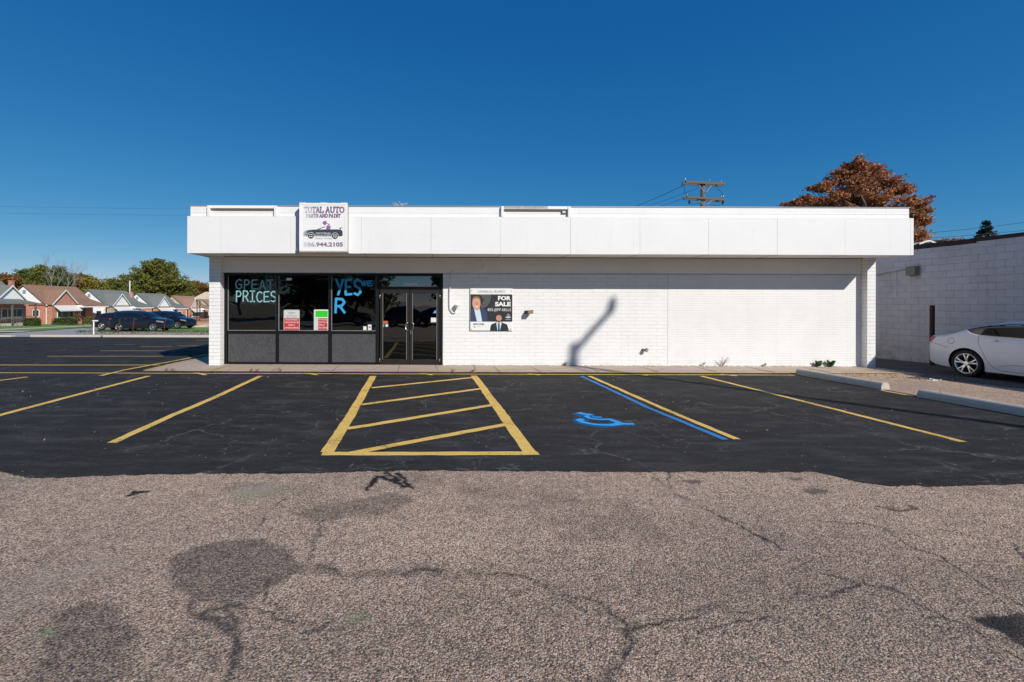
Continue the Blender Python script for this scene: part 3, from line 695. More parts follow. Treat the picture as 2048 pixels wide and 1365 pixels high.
# far kerbs, street, lawn
mb = MB()
def kerb(mb, a, b, w=.2, h=.13):
    a = np.array(a); b = np.array(b); d = (b-a)/np.linalg.norm(b-a); nr = np.array([-d[1], d[0]])*w
    lo = [a, b, b+nr, a+nr]; mb.prism([(q[0], q[1], zt(q[0], q[1])-.05) for q in lo], [(q[0], q[1], zt(q[0], q[1])+h) for q in lo])
kerb(mb, (-24.3, 29.1), (-20, 29.1)); kerb(mb, (-19.8, 29.1), (-13, 29.14)); kerb(mb, (-12.9, 29.1), (8, 29.1)); struct(mb.build('kerb', 'kerb concrete', bevel=.02))
mb = MB(); kerb(mb, (-28.2, 29.0), (-25.4, 29.0), .35, .10); struct(mb.build('kerb', 'kerb concrete', bevel=.02))
def quadsheet(name, pts, mat, dz):
    mb = MB(); mb.face([(x, y, zt(x, y)+dz) for x, y in pts]); return struct(mb.build(name, mat))
quadsheet('street', [(-27.98, 29.35), (-22.4, 29.35), (-25.5, 37.7), (-33, 46), (-36, 113), (-43, 113), (-38, 46), (-34.5, 31.0)], 'street concrete', -.02)
quadsheet('street', [(-80, 14), (-30.02, 14), (-30.02, 29.2), (-80, 29.2)], 'street concrete', -.02)
quadsheet('lawn', [(-90, 31.8), (-30.5, 31.8), (-31.6, 38), (-34, 46), (-44, 113), (-90, 113)], 'lawn', .03)
quadsheet('path', [(-60, 36.2), (-30.9, 36.2), (-31.4, 38.0), (-60, 38.0)], 'kerb concrete', .034)
quadsheet('path', [(-37.4, 38.0), (-35.8, 38.0), (-38.6, 60), (-45, 113), (-46.4, 113), (-40.1, 60)], 'kerb concrete', .034)
quadsheet('verge', [(-26, 37.5), (8, 37.5), (8, 60), (-30.6, 60), (-30.0, 46)], 'lawn', .0)
quadsheet('dirt_strip', [(-22.3, 29.35), (12, 29.35), (12, 37.6), (-25.4, 37.6)], 'dirt', .03)
quadsheet('cross_street', [(-300, -26), (300, -26), (300, -14.02), (-300, -14.02)], 'street concrete', -.02)

# ================================================================ SHOP BUILDING
WY, PY, FY = 13.43, 13.23, 12.29
shop = thing('shop_building', (3.3, WY, 0), 'long low white brick shop with deep white fascia, dark storefront at its left end', 'building')
B = lambda mb, name, mat, **k: mb.build(name, mat, shop, **k)
x_l, x_r, yb = -6.01, 12.74, 26.8
mb = MB()   # front block wall beside the doors, up to the vertical joint
mb.box(.585, 7.005, WY, WY+.2, -.05, 2.665); B(mb, 'wall', 'white block')
mb = MB(); mb.box(7.015, 12.53, WY, WY+.2, -.05, 2.665); B(mb, 'wall', 'white long brick')
mb = MB(); mb.box(6.99, 7.03, WY+.06, WY+.19, -.05, 2.665); B(mb, 'joint', 'light housing')
mb = MB(); mb.box(.585, 12.53, WY-.012, WY, -.05, .075); B(mb, 'base_course', 'white block')
mb = MB()   # side and back walls
mb.box(x_l, x_l+.2, WY, yb, -.6, 3.1); B(mb, 'side_wall', 'white brick side')
mb = MB(); mb.box(x_r-.2, x_r, WY, yb, -.6, 3.1); B(mb, 'side_wall', 'white brick side')
mb = MB(); mb.box(x_l+.2, x_r-.2, yb-.2, yb, -.6, 3.1); B(mb, 'rear_wall', 'white block')
for a, b in ((x_l, -5.70), (12.52, 12.76)):
    mb = MB(); mb.k = 0; mb.box(a, b, PY, WY-.002, -.04, 3.105); o = B(mb, 'pier', ['white pier brick', 'white brick side'], bevel=.006)
    for pl in o.data.polygons:
        if abs(pl.normal.x) > .5: pl.material_index = 1
mb = MB(); mb.box(-5.70, 12.52, WY-.03, WY+.2, 2.667, 3.105); B(mb, 'header_board', 'aged white board', bevel=.004)
mb = MB(); mb.box(-5.70, 12.52, WY-.036, WY-.031, 2.655, 2.668); B(mb, 'header_trim', 'rusty paint')
mb = MB()   # soffit
mb.box(-6.10, 12.78, FY+.06, yb-.1, 3.112, 3.16); B(mb, 'soffit', 'soffit paint')
mb = MB()
for x in np.arange(-5.2, 12.6, 1.82): mb.box(x, x+.012, FY+.08, WY-.04, 3.106, 3.112)
mb.box(-5.6, 12.4, WY-.20, WY-.17, 3.09, 3.112); B(mb, 'soffit_trim', 'light housing')
# fascia: panels with open seams over a backing
FZ0, FZ1 = 3.11, 4.05
mb = MB(); mb.box(-6.14, 12.82, FY+.03, yb, FZ0, FZ1-.01); B(mb, 'fascia_backing', 'aged white board')
seams = [PX(q, FY) for q in (441, 581, 722, 861.6, 1001, 1140.5, 1279.5, 1416.5, 1554, 1690, 1821)]
ed = [-6.16]+seams+[12.84]; mb = MB()
for a, b in zip(ed[:-1], ed[1:]):
    r = random.uniform(-.003, .003); mb.box(a+.002, b-.002, FY+r, FY+.028, FZ0-.012+random.uniform(-.003, .003), FZ1)
mb.box(-6.16, -6.142, FY+.03, yb, FZ0-.01, FZ1); mb.box(12.822, 12.84, FY+.03, yb, FZ0-.01, FZ1)
B(mb, 'fascia', 'fascia white', bevel=.002)
mb = MB(); mb.box(-6.162, 12.842, FY+.001, FY+.05, FZ1+.001, FZ1+.016); B(mb, 'fascia_cap', 'fascia white')
PAY = FY+.07
mb = MB(); mb.box(-6.11, 12.79, PAY, PAY+.2, FZ1+.02, 4.345); mb.box(-6.11, -5.91, PAY+.2, yb, FZ1+.02, 4.345); mb.box(12.59, 12.79, PAY+.2, yb, FZ1+.02, 4.345)
mb.box(-5.91, 12.59, yb-.2, yb, FZ1, 4.345); B(mb, 'parapet', 'fascia white', bevel=.004)
mb = MB(); mb.box(-6.11, 12.79, PAY-.005, PAY-.001, FZ1+.125, FZ1+.135); B(mb, 'parapet_batten', 'fascia white')
mb = MB(); mb.box(-6.13, 12.81, PAY-.02, PAY+.22, 4.346, 4.362); B(mb, 'coping', 'grey metal')
mb = MB(); mb.box(-5.905, 12.585, PAY+.21, yb-.21, 3.9, 4.0); B(mb, 'roof', 'roof gravel')
# remains of old sign frames on the parapet
def frameremains(x0, x1, rusty, step):
    zz = lambda px, py: PZ(px, py, PAY)
    mb = MB(); y1 = PAY-.002
    for x in (x0, x1): a = PX(x, PAY); mb.box(a, a+.07, PAY-.07, y1, FZ1+.02, 4.345)
    a, b = PX(x0, PAY)+.07, PX(x1, PAY)
    mb.box(a, b, PAY-.055, y1, 4.275, 4.35); B(mb, 'sign_frame', 'white board', bevel=.004)
    mb = MB(); mb.box(a+.02, b-.02-(.12 if step else 0), PAY-.030, y1-.001, 4.235, 4.262)
    if step: mb.box(b-.16, b-.02, PAY-.03, y1-.001, 4.16, 4.19); mb.box(b-.16, b-.13, PAY-.03, y1-.001, 4.19, 4.235)
    B(mb, 'sign_frame_shadow', 'light housing')  # dark strips drawn as the shadow lines under the frame bars
    if rusty: mb = MB(); mb.box(a-.02, a+1.15, PAY-.058, PAY-.056, 4.29, 4.352); B(mb, 'rust_stain', 'rusty paint')
frameremains(416, 549, False, False); frameremains(1001, 1134, True, True)

# storefront
SY = WY+.03
z_head, z_sill, z_low = 2.645, PZ(600, 668, SY), .05
bays = [(449, 551), (551, 657), (657, 752)]
mb = MB()
xa, xb = PX(448, WY), PX(886, WY)
mb.box(xa-.02, xb, SY, SY+.12, 2.585, 2.665)
for q in (448, 551, 656.5): a = PX(q, WY); mb.box(a, a+.075, SY, SY+.12, z_low, 2.585)
a = PX(752, WY); mb.box(a, a+.085, SY-.004, SY+.12, z_low, 2.585)
a = PX(880, WY); mb.box(a, a+.085, SY-.004, SY+.12, z_low, 2.585)
for (p0, p1) in bays:
    a, b = PX(p0, WY)+.075, PX(p1, WY)
    mb.box(a, b, SY+.004, SY+.12, z_sill, z_sill+.085); mb.box(a, b, SY+.004, SY+.12, z_low-.03, z_low+.05)
B(mb, 'storefront_frame', 'dark metal', bevel=.005)
mb = MB()
mb.box(-5.70, xa-.0201, WY+.001, WY+.2, -.05, 2.666); B(mb, 'jamb', 'aged white board')
mb = MB(); mb.box(xa-.02, xb, WY-.02, SY+.14, -.03, z_low-.031); B(mb, 'threshold', 'walk concrete')
for i, (p0, p1) in enumerate(bays):
    a, b = PX(p0, WY)+.075, PX(p1, WY)
    mb = MB(); mb.face([(a, SY+.05, z_sill+.085), (b, SY+.05, z_sill+.085), (b, SY+.05, 2.585), (a, SY+.05, 2.585)]); B(mb, 'window_pane', 'shop glass')
    mb = MB()
    g_ = .012
    for q in ((a, a+g_, z_sill+.086, 2.584), (b-g_, b, z_sill+.086, 2.584), (a+g_, b-g_, z_sill+.086, z_sill+.086+g_)): mb.box(q[0], q[1], SY+.02, SY+.045, q[2], q[3])
    B(mb, 'window_bead', 'grey metal')
    mb = MB(); mb.box(a+.012, b-.012, SY+.02, SY+.06, z_low+.055, z_sill-.006); B(mb, 'spandrel_panel', 'spandrel panel', bevel=.003)
# transom and doors
da, db, dm = PX(758, WY), PX(880, WY), PX(819.2, WY)
ztr = PZ(820, 580, SY)
mb = MB(); mb.box(da+.01, db, SY-.003, SY+.11, ztr, ztr+.09); B(mb, 'transom_bar', 'door bronze', bevel=.004)
mb = MB(); mb.face([(da, SY+.05, ztr+.09), (db, SY+.05, ztr+.09), (db, SY+.05, 2.585), (da, SY+.05, 2.585)]); B(mb, 'transom_pane', 'transom glass')
for side, (a, b) in enumerate(((da+.03, dm-.006), (dm+.006, db-.01))):
    mb = MB(); sw = .075; zt0, zt1 = z_low+.01, ztr-.006
    mb.box(a, a+sw, SY+.005, SY+.06, zt0, zt1); mb.box(b-sw, b, SY+.005, SY+.06, zt0, zt1)
    mb.box(a+sw, b-sw, SY+.005, SY+.06, zt1-.10, zt1); mb.box(a+sw, b-sw, SY+.005, SY+.06, zt0, zt0+.13)
    d = B(mb, 'door', 'door bronze', bevel=.004)
    mb = MB(); mb.face([(a+sw, SY+.03, zt0+.13), (b-sw, SY+.03, zt0+.13), (b-sw, SY+.03, zt1-.10), (a+sw, SY+.03, zt1-.10)]); mb.build('door_pane', 'door glass', d)
    mb = MB(); zz = PZ(820, 661, SY); mb.box(a+sw, b-sw, SY+.036, SY+.05, zz-.012, zz+.012)
    for q in (a+sw, b-sw-.008): mb.box(q, q+.008, SY, SY+.0048, zt0+.13, zt1-.10)
    mb.build('push_bar', 'grey metal', d)
    hx = (b-.035) if side == 0 else (a+.035); z0, z1 = PZ(819, 660.5, SY), PZ(819, 645.8, SY); s_ = 1 if side else -1
    mb = MB(); mb.tube([(hx, SY, z0), (hx, SY-.05, z0), (hx+s_*.07, SY-.055, z0+.02), (hx+s_*.075, SY-.055, z1-.02), (hx, SY-.05, z1), (hx, SY, z1)], .011, 10); mb.build('door_handle', 'bright metal', d, smooth=True)
    for zc in (zt0+.05, zt1-.25):
        mb = MB(); mb.tube([(a-.008 if side == 0 else b+.008, SY-.006, zc), (a-.008 if side == 0 else b+.008, SY-.006, zc+.12)], .009, 8); mb.build('hinge', 'bright metal', d, smooth=True)
mb = MB(); mb.box(dm+.015, dm+.05, SY-.02, SY, PZ(819, 669, SY), PZ(819, 662, SY)); B(mb, 'door_lock', 'bright metal', bevel=.004)
mb = MB(); mb.k = 0
add_text(mb, '17423', PX(805, WY), PX(834, WY), PZ(820, 576.4, SY), PZ(820, 566.6, SY), SY+.035, offset=.035); B(mb, 'house_number', 'sign white')
# painted writing on the glass
gy = SY+.044
def px_box(x0, x1, y0, y1): return PX(x0, WY), PX(x1, WY), PZ(x0, y1, WY), PZ(x0, y0, WY)
mb = MB(); a, b, c, d = px_box(469, 545, 560, 579); letters(mb, 'gpeat', a, b, c, d, .034, gy, wob=.04, gap=.25)
a, b, c, d = px_box(469, 551, 583, 604); letters(mb, 'prices', a, b, c, d, .034, gy, wob=.05, gap=.2)
B(mb, 'painted_lettering', 'chalk mint', label='pale mint hand painted words GREAT PRICES')
mb = MB(); a, b, c, d = px_box(671, 721, 559, 590); letters(mb, 'yes', a, b, c, d, .066, gy, gap=.28)
a, b, c, d = px_box(722, 744, 562, 572); letters(mb, 'we', a, b, c, d, .04, gy, gap=.2)
a, b, c, d = px_box(668, 689, 598, 626); letters(mb, 'r', a, b, c, d, .072, gy)
B(mb, 'painted_lettering', 'painted blue' if 'painted blue' in M else plain('painted blue', (.03, .30, .58), .8, .2, 14).name, label='blue hand painted words YES WE R')
# small stickers
mb = MB(); a, b, c, d = px_box(726, 732.5, 653.5, 661); mb.box(a, b, gy-.003, gy-.001, c, d); a, b, c, d = px_box(735.5, 742.5, 650, 661); mb.box(a, b, gy-.003, gy-.001, c, d)
B(mb, 'window_notice', 'paper white')
mb = MB(); a, b, c, d = px_box(737, 741, 652, 659); mb.box(a, b, gy-.0045, gy-.0031, c+.03, d-.02); B(mb, 'window_notice_print', 'text grey')
dy = SY+.026
for (cx_, cy_, m_) in ((765.8, 652, 'teal decal'), (773.4, 651.7, 'shirt pale')):
    mb = MB(); mb.disc((PX(cx_, WY), dy, PZ(cx_, cy_, WY)), (0, -1, 0), .042, 20, th=.001); B(mb, 'door_sticker', m_)
mb = MB(); a, b, c, d = px_box(765.5, 775.5, 642.5, 648); mb.box(a, b, dy-.001, dy, c, d); B(mb, 'door_sticker', 'orange decal')
mb = MB(); a, b, c, d = px_box(862, 876, 636, 645); mb.box(a, b, dy-.001, dy, c, d); B(mb, 'door_notice', 'paper white')
mb = MB(); a, b, c, d = px_box(866, 875.5, 620.5, 627); mb.face([(a, dy, c), (b, dy, c), ((a+b)/2, dy, d)]); B(mb, 'door_sticker', 'sky decal')
mb = MB(); a, b, c, d = px_box(571, 582, 556, 561); mb.box(a, b, gy-.002, gy-.001, c, d); B(mb, 'window_sticker', 'paper white')
# interior
mb = MB(); mb.box(-5.8, 6.4, SY+.15, 25.9, -.04, .03); B(mb, 'interior_floor', 'interior floor')
mb = MB(); mb.box(-5.805, -5.77, SY+.15, 25.9, .031, 2.74); B(mb, 'interior_wall', 'interior paint')
mb = MB(); mb.box(6.4, 6.46, SY+.18, 25.9, .031, 2.74); B(mb, 'interior_wall', 'interior paint')
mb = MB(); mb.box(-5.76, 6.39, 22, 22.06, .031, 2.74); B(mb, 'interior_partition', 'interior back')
mb = MB(); mb.box(-5.8, 6.45, SY+.15, 25.9, 2.75, 2.8); B(mb, 'interior_ceiling', 'ceiling tile')
for x, y in ((-3.2, 14.9), (.9, 14.9), (-3.2, 18), (.9, 18)):
    mb = MB(); mb.box(x-.9, x+.9, y, y+.18, 2.68, 2.749); B(mb, 'ceiling_light', 'white paint', bevel=.01)
mb = MB(); mb.box(-3.6, -1.0, 17.5, 18.1, .031, 1.0); mb.box(-3.65, -.95, 17.45, 18.15, 1.0, 1.05); B(mb, 'counter', 'dark plastic')
mb = MB()
for z in (.4, .9, 1.4, 1.9): mb.box(1.2, 5.6, 20.4, 20.9, z, z+.03)
mb.box(1.15, 1.2, 20.4, 20.9, .031, 2.0); mb.box(5.6, 5.65, 20.4, 20.9, .031, 2.0); B(mb, 'shelving', 'dark plastic')

# ---------------------------------------------------------------- sign cabinet
sgy = FY-.2
sx0, sx1, sz0, sz1 = PX(598, sgy), PX(694.5, sgy), PZ(646, 502.5, sgy), PZ(646, 406.5, sgy)
sign = thing('shop_sign', ((sx0+sx1)/2, FY-.1, sz0), 'square white sign cabinet with faded purple lettering and black convertible, on the fascia', 'sign')
mb = MB(); mb.box(sx0, sx1, sgy+.012, FY-.004, sz0, sz1); mb.build('cabinet', 'grey metal', sign, bevel=.006)
mb = MB(); fr = .05
mb.box(sx0, sx1, sgy-.008, sgy+.011, sz0, sz0+.035); mb.box(sx0, sx1, sgy-.008, sgy+.011, sz1-.05, sz1); mb.box(sx0, sx0+.05, sgy-.008, sgy+.011, sz0+.035, sz1-.05); mb.box(sx1-.065, sx1, sgy-.008, sgy+.011, sz0+.035, sz1-.05)
mb.build('frame', 'white board', sign, bevel=.004)
mb = MB(); mb.box(sx0+.05, sx1-.065, sgy, sgy+.011, sz0+.035, sz1-.05); mb.build('sign_face', 'sign white', sign)
mb = MB(); mb.box(sx0+.01, sx1+.01, sgy-.01, FY-.01, sz0-.035, sz0-.002); mb.build('bottom_rail', 'rusty paint', sign)
for q in (598.5, 640.5, 681): a = PX(q, sgy); mb = MB(); mb.box(a, a+.16, sgy+.0, sgy+.12, sz1+.001, sz1+.022); mb.build('hanger_bracket', 'rusty paint', sign)
mb = MB(); x = sx0-.06
mb.prism([(x-.03, sgy+.1, sz0+.02), (x+.05, sgy+.1, sz0-.02), (x+.05, sgy+.1, sz0+.12), (x-.01, sgy+.1, sz0+.2)], [(x-.03, sgy+.17, sz0+.02), (x+.05, sgy+.17, sz0-.02), (x+.05, sgy+.17, sz0+.12), (x-.01, sgy+.17, sz0+.2)])
mb.build('switch_cover', 'grey metal', sign)
def sq(cx, cy): return PX(590+cx/11.375, sgy), PZ(646, 395+cy/11.375, sgy)     # crop pixels of the sign close-up
def sbox(x0, x1, y0, y1): a, z1_ = sq(x0, y0); b, z0_ = sq(x1, y1); return a, b, z0_, z1_
ty = sgy-.002
for word, bx, gp, w1, w2 in (('TOTAL', (205, 645, 225, 345), .10, .036, .020), ('AUTO', (690, 1110, 225, 345), .10, .036, .020),
                         ('PARTS', (250, 522, 385, 455), .13, .024, .015), ('AND', (550, 740, 385, 455), .13, .024, .015), ('PAINT', (765, 1025, 385, 455), .13, .024, .015)):
    a, b, c, d = sbox(*bx); big = bx[3]-bx[2] > 100
    mb = MB(); letters(mb, word, a, b, c, d, w1 if big else w1, ty, gp); mb.build('lettering', 'faded outline', sign)
    mb = MB(); letters(mb, word, a, b, c, d, w2, ty-.002, gp); mb.build('lettering_fill', 'faded purple', sign)
a, b, c, d = sbox(190, 1090, 1020, 1125)
mb = MB(); add_text(mb, '586.944.2105', a, b, c, d, ty-.001, offset=.045); mb.build('lettering', 'faded outline', sign)
mb = MB(); add_text(mb, '586.944.2105', a+.006, b-.006, c+.006, d-.006, ty-.003, offset=.012); mb.build('lettering_fill', 'faded purple', sign)
mb = MB(); mb.face([(x_, ty, z_) for x_, z_ in [sq(*q) for q in reversed([(185, 820), (200, 785), (250, 755), (400, 738), (510, 733), (900, 730), (960, 728), (1040, 742), (1070, 755), (1078, 790), (1080, 850), (1070, 885), (985, 888), (260, 888), (190, 885), (182, 850)])]])
def swoosh(pts, wd):
    for i in range(len(pts)-1): ribbon(mb, [sq(*pts[i]), sq(*pts[i+1])], wd, ty-.0005)
swoosh([(490, 745), (560, 712), (640, 682), (680, 674)], .018); swoosh([(1020, 740), (1035, 700)], .020); swoosh([(1000, 706), (1070, 690)], .014)
mb.build('car_print', 'faded car print', sign)
for cx_, cy_ in ((358, 873), (905, 880)):
    x_, z_ = sq(cx_, cy_)
    mb = MB(); mb.disc((x_, ty-.0015, z_), (0, -1, 0), .088, 28, th=.0006); mb.build('wheel_print_ring', 'sign white', sign)
    mb = MB(); mb.disc((x_, ty-.0025, z_), (0, -1, 0), .078, 28, th=.0006); mb.build('wheel_print', 'sign black', sign)
    mb = MB(); mb.disc((x_, ty-.0035, z_), (0, -1, 0), .048, 24, th=.0006); mb.build('wheel_print_rim', 'sign white', sign)
    mb = MB()
    for k in range(4): a_ = math.pi/2*k; ribbon(mb, [(x_, z_), (x_+.05*math.cos(a_), z_+.05*math.sin(a_))], .024, ty-.0045)
    mb.build('wheel_print_spokes', 'sign black', sign)
mb = MB()
for tx, bx in (('17423 E 8 Mile Rd', (470, 800, 800, 835)), ('Eastpointe MI 48021', (452, 815, 848, 882))):
    a, b, c, d = sbox(*bx); add_text(mb, tx, a, b, c, d, ty-.0015, offset=.01)
mb.build('small_lettering', 'sign white', sign)
mb = MB(); a, b, c, d = sbox(445, 825, 912, 955); add_text(mb, 'Veteran Owned', a, b, c, d, ty-.001, offset=.004); mb.build('small_lettering', 'text grey', sign)
mb = MB(); mb.face([(x_, ty, z_) for x_, z_ in [sq(*q) for q in reversed([(618, 580), (650, 545), (680, 534), (708, 545), (718, 585), (705, 622), (670, 636), (640, 615)])]])
mb.face([(x_, ty, z_) for x_, z_ in [sq(*q) for q in reversed([(716, 645), (760, 636), (808, 652), (796, 730), (700, 728)])]]); mb.build('spray_can_print', 'purple', sign)
mb = MB(); ribbon(mb, [sq(715, 590), sq(760, 612)], .010, ty); x_, z_ = sq(768, 616); mb.disc((x_, ty, z_), (0, -1, 0), .017, 12, th=.0006); mb.build('spray_nozzle_print', 'sign black', sign)

# ---------------------------------------------------------------- for sale board
by = WY-.03
def bq(cx, cy): return PX(930+cx/13.65, by), PZ(980, 570+cy/13.65, by)
def bbox(x0, x1, y0, y1): a, z1_ = bq(x0, y0); b, z0_ = bq(x1, y1); return a, b, z0_, z1_
a, b, c, d = bbox(145, 1293, 100, 1252)
board = thing('for_sale_board', ((a+b)/2, by, c), 'square black and white FOR SALE board picturing two men in suits', 'sign')
mb = MB(); mb.box(a, b, by, by+.018, c, d); mb.build('board', 'sign white', board, bevel=.002)
mb = MB(); mb.box(a-.006, a-.001, by, by+.02, c-.006, d); mb.box(a, b, by+.002, by+.02, c-.008, c-.001); mb.build('board_edge', 'sign charcoal', board)
mb = MB(); a1, b1, c1, d1 = bbox(152, 1293, 262, 1008); mb.box(a1, b1, by-.0015, by-.0002, c1, d1); mb.build('dark_panel', 'sign charcoal', board)
def flat(pts, mat, lay, name):
    mb = MB(); mb.face([(x_, by-lay*.0015, z_) for x_, z_ in [bq(*q) for q in pts]]); 
    o = mb.build(name, mat, board)
    if o.data.polygons[0].normal.y > 0: o.data.flip_normals()
    return o
def ell(cx, cy, rx, ry, n=28, a0=0, a1=360): return [(cx+rx*math.cos(math.radians(a0+(a1-a0)*k/n)), cy+ry*math.sin(math.radians(a0+(a1-a0)*k/n))) for k in range(n)]
flat([(395, 262), (460, 330), (520, 430), (430, 560), (430, 640), (490, 640), (600, 590), (670, 500), (700, 420), (712, 330), (710, 262)], 'sign grey', 2, 'emblem_print')
# first man
flat([(152, 1006), (152, 700), (180, 665), (240, 640), (330, 690), (410, 650), (470, 655), (540, 675), (575, 710), (600, 800), (622, 1006)], 'suit navy', 3, 'man_print_jacket')
flat([(245, 640), (300, 690), (400, 655), (430, 780), (470, 1006), (325, 1006), (280, 800)], 'shirt pale', 4, 'man_print_shirt')
flat([(240, 600), (400, 600), (400, 655), (340, 712), (250, 650)], 'skin light', 5, 'man_print_neck')
flat(ell(310, 510, 112, 172), 'skin light', 6, 'man_print_face')
flat([(192, 470), (192, 400), (215, 350), (260, 318), (320, 308), (380, 330), (418, 385), (425, 440), (400, 400), (350, 370), (280, 365), (225, 400)], 'hair ginger', 7, 'man_print_hair')
flat(ell(318, 585, 42, 22, 16, 0, 180), 'teeth', 7, 'man_print_smile')
for ex in (270, 352): flat(ell(ex, 490, 16, 7, 12), 'hair dark', 7, 'man_print_eye')
flat([(305, 500), (325, 500), (335, 545), (300, 545)], 'hair ginger', 7, 'man_print_nose')
# second man
flat([(685, 1250), (700, 1130), (730, 1075), (850, 1030), (870, 1000), (1000, 1000), (1020, 1035), (1140, 1075), (1165, 1120), (1198, 1250)], 'suit charcoal', 3, 'man_print_jacket')
flat([(862, 1010), (990, 1000), (1000, 1060), (950, 1250), (890, 1250), (855, 1060)], 'shirt pale', 4, 'man_print_shirt')
flat([(905, 1050), (945, 1050), (950, 1250), (900, 1250)], 'tie blue', 5, 'man_print_tie')
flat([(870, 950), (985, 950), (985, 1000), (930, 1050), (865, 1010)], 'skin mid', 5, 'man_print_neck')
flat(ell(925, 900, 80, 108), 'skin mid', 6, 'man_print_face')
flat([(848, 900), (845, 840), (870, 790), (930, 775), (985, 795), (1005, 845), (1003, 900), (985, 850), (940, 828), (880, 835), (860, 860)], 'hair dark', 7, 'man_print_hair')
flat([(852, 940), (880, 975), (925, 985), (970, 975), (998, 940), (980, 1000), (925, 1015), (872, 1000)], 'hair dark', 7, 'man_print_beard')
for ex in (895, 955): flat(ell(ex, 885, 13, 5, 12), 'hair dark', 7, 'man_print_eye')
for tx, bx, off, m_ in (('FOR', (900, 1252, 305, 425), .05, 'sign white'), ('SALE', (818, 1250, 465, 588), .05, 'sign white'), ('855-JEFF-SELLS', (620, 1255, 645, 740), .0, 'sign white'),
                    ('COMMERCIAL PROPERTY', (342, 1108, 155, 222), -.005, 'text grey'), ('SEAN KONJA', (232, 535, 1055, 1105), .03, 'sign black'), ('JEFF', (320, 480, 1132, 1155), 0, 'text grey')):
    if tx == 'JEFF': continue
    mb = MB(); a_, b_, c_, d_ = bbox(*bx); add_text(mb, tx, a_, b_, c_, d_, by-.004, offset=off); mb.build('lettering', m_, board)
mb = MB(); cx_, cz_ = bq(1180, 828)
for k in range(14):
    t0 = math.radians(40+k*21); t1 = math.radians(40+(k+1)*21); ribbon(mb, [(cx_+.032*math.cos(t0), cz_+.036*math.sin(t0)), (cx_+.032*math.cos(t1), cz_+.036*math.sin(t1))], .016, by-.004)
ribbon(mb, [(cx_, cz_), (cx_+.036, cz_)], .014, by-.004)
a_, b_, c_, d_ = bbox(1108, 1250, 872, 893); mb.box(a_, b_, by-.005, by-.004, c_, d_); a_, b_, c_, d_ = bbox(1145, 1215, 902, 912); mb.box(a_, b_, by-.005, by-.004, c_, d_)
a_, b_, c_, d_ = bbox(1105, 1250, 943, 949); mb.box(a_, b_, by-.005, by-.004, c_, d_); mb.build('broker_emblem', 'sign white', board)
mb = MB(); x_, z_ = bq(262, 1140); mb.disc((x_, by-.004, z_), (0, -1, 0), .014, 12, th=.0006); ribbon(mb, [bq(235, 1168), bq(290, 1168)], .010, by-.004); ribbon(mb, [bq(325, 1145), bq(490, 1145)], .006, by-.004); mb.build('small_emblem', 'text grey', board)
for q in ((182, 168), (1262, 170), (180, 1216), (1253, 1216)): x_, z_ = bq(*q); mb = MB(); mb.disc((x_, by-.004, z_), (0, -1, 0), .011, 12, th=.004); mb.build('screw', 'dark metal', board)

# ---------------------------------------------------------------- towing notices
def tow(x0, x1, y0, y1, faded, label):
    ty_ = SY+.020; a, b, c, d = px_box(x0, x1, y0, y1); h = d-c
    r = thing('towing_notice', ((a+b)/2, ty_, c), label, 'notice', 'towing notices in the shop window')
    mb = MB(); q = .03; pts = []
    for cx_, cz_, a0 in ((b-q, d-q, 0), (a+q, d-q, 90), (a+q, c+q, 180), (b-q, c+q, 270)):
        for k in range(5): t_ = math.radians(a0+k*22.5); pts.append((cx_+q*math.cos(t_), cz_+q*math.sin(t_)))
    mb.prism([(x, ty_+.004, z) for x, z in pts], [(x, ty_, z) for x, z in pts]); mb.build('plate', 'sign silver', r)
    mb = MB(); rx0 = a+.02 if not faded else a+(b-a)*.28; rx1 = b-.02 if not faded else b-(b-a)*.10
    mb.box(rx0, rx1, ty_-.0012, ty_-.0002, c+.02, c+h*.60); mb.build('red_field', 'sign red', r)
    if faded: mb2 = MB()
    lines = ['UNAUTHORIZED', 'VEHICLES WILL BE', 'TOWED AT', 'OWNERS EXPENSE']; wid = [.76, .86, .46, .86]
    mb = MB()
    for k, (tx, w_) in enumerate(zip(lines, wid)):
        zc = c+h*(.53-.13*k); cxm = (a+b)/2; add_text(mb, tx, cxm-(b-a)*w_/2, cxm+(b-a)*w_/2, zc-h*.042, zc+h*.042, ty_-.002, offset=.015)
    mb.build('lettering', 'sign silver', r)
    if not faded:
        mb = MB(); zc = c+h*.85; cxm = (a+b)/2
        pts = [(cxm-.11, zc+.03), (cxm-.09, zc), (cxm-.05, zc-.01), (cxm-.03, zc+.025), (cxm, zc-.012), (cxm+.03, zc+.028), (cxm+.06, zc-.01), (cxm+.11, zc+.02)]
        ribbon(mb, pts, .014, ty_-.001); ribbon(mb, [(cxm-.07, zc-.03), (cxm+.08, zc-.03)], .008, ty_-.001)
        zc = c+h*.73; ribbon(mb, [(cxm-.16, zc), (cxm+.16, zc)], .008, ty_-.001)
        add_text(mb, '586-776-6600', cxm-.155, cxm+.155, c+h*.625, c+h*.68, ty_-.002, offset=.02); mb.build('header_lettering', 'text grey', r)
        mb = MB()
        for q0, q1 in (((a+.012, c+.012), (a+.012, d-.012)), ((b-.012, c+.012), (b-.012, d-.012)), ((a+.012, d-.012), (b-.012, d-.012))): ribbon(mb, [q0, q1], .005, ty_-.0006)
        mb.build('border', 'sign charcoal', r)
    else:
        mb = MB(); mb.box(a+.03, b-.02, ty_-.003, ty_-.002, c+h*.60, d-.02); mb.build('sticker_border', 'sign white', r)
        mb = MB(); mb.box(a+.045, b-.03, ty_-.0045, ty_-.0032, c+h*.64, d-.035); mb.build('green_sticker', 'sign green', r)
tow(566.3, 598.4, 620, 662, False, 'red and white towing notice with dark heading, left of the pair')
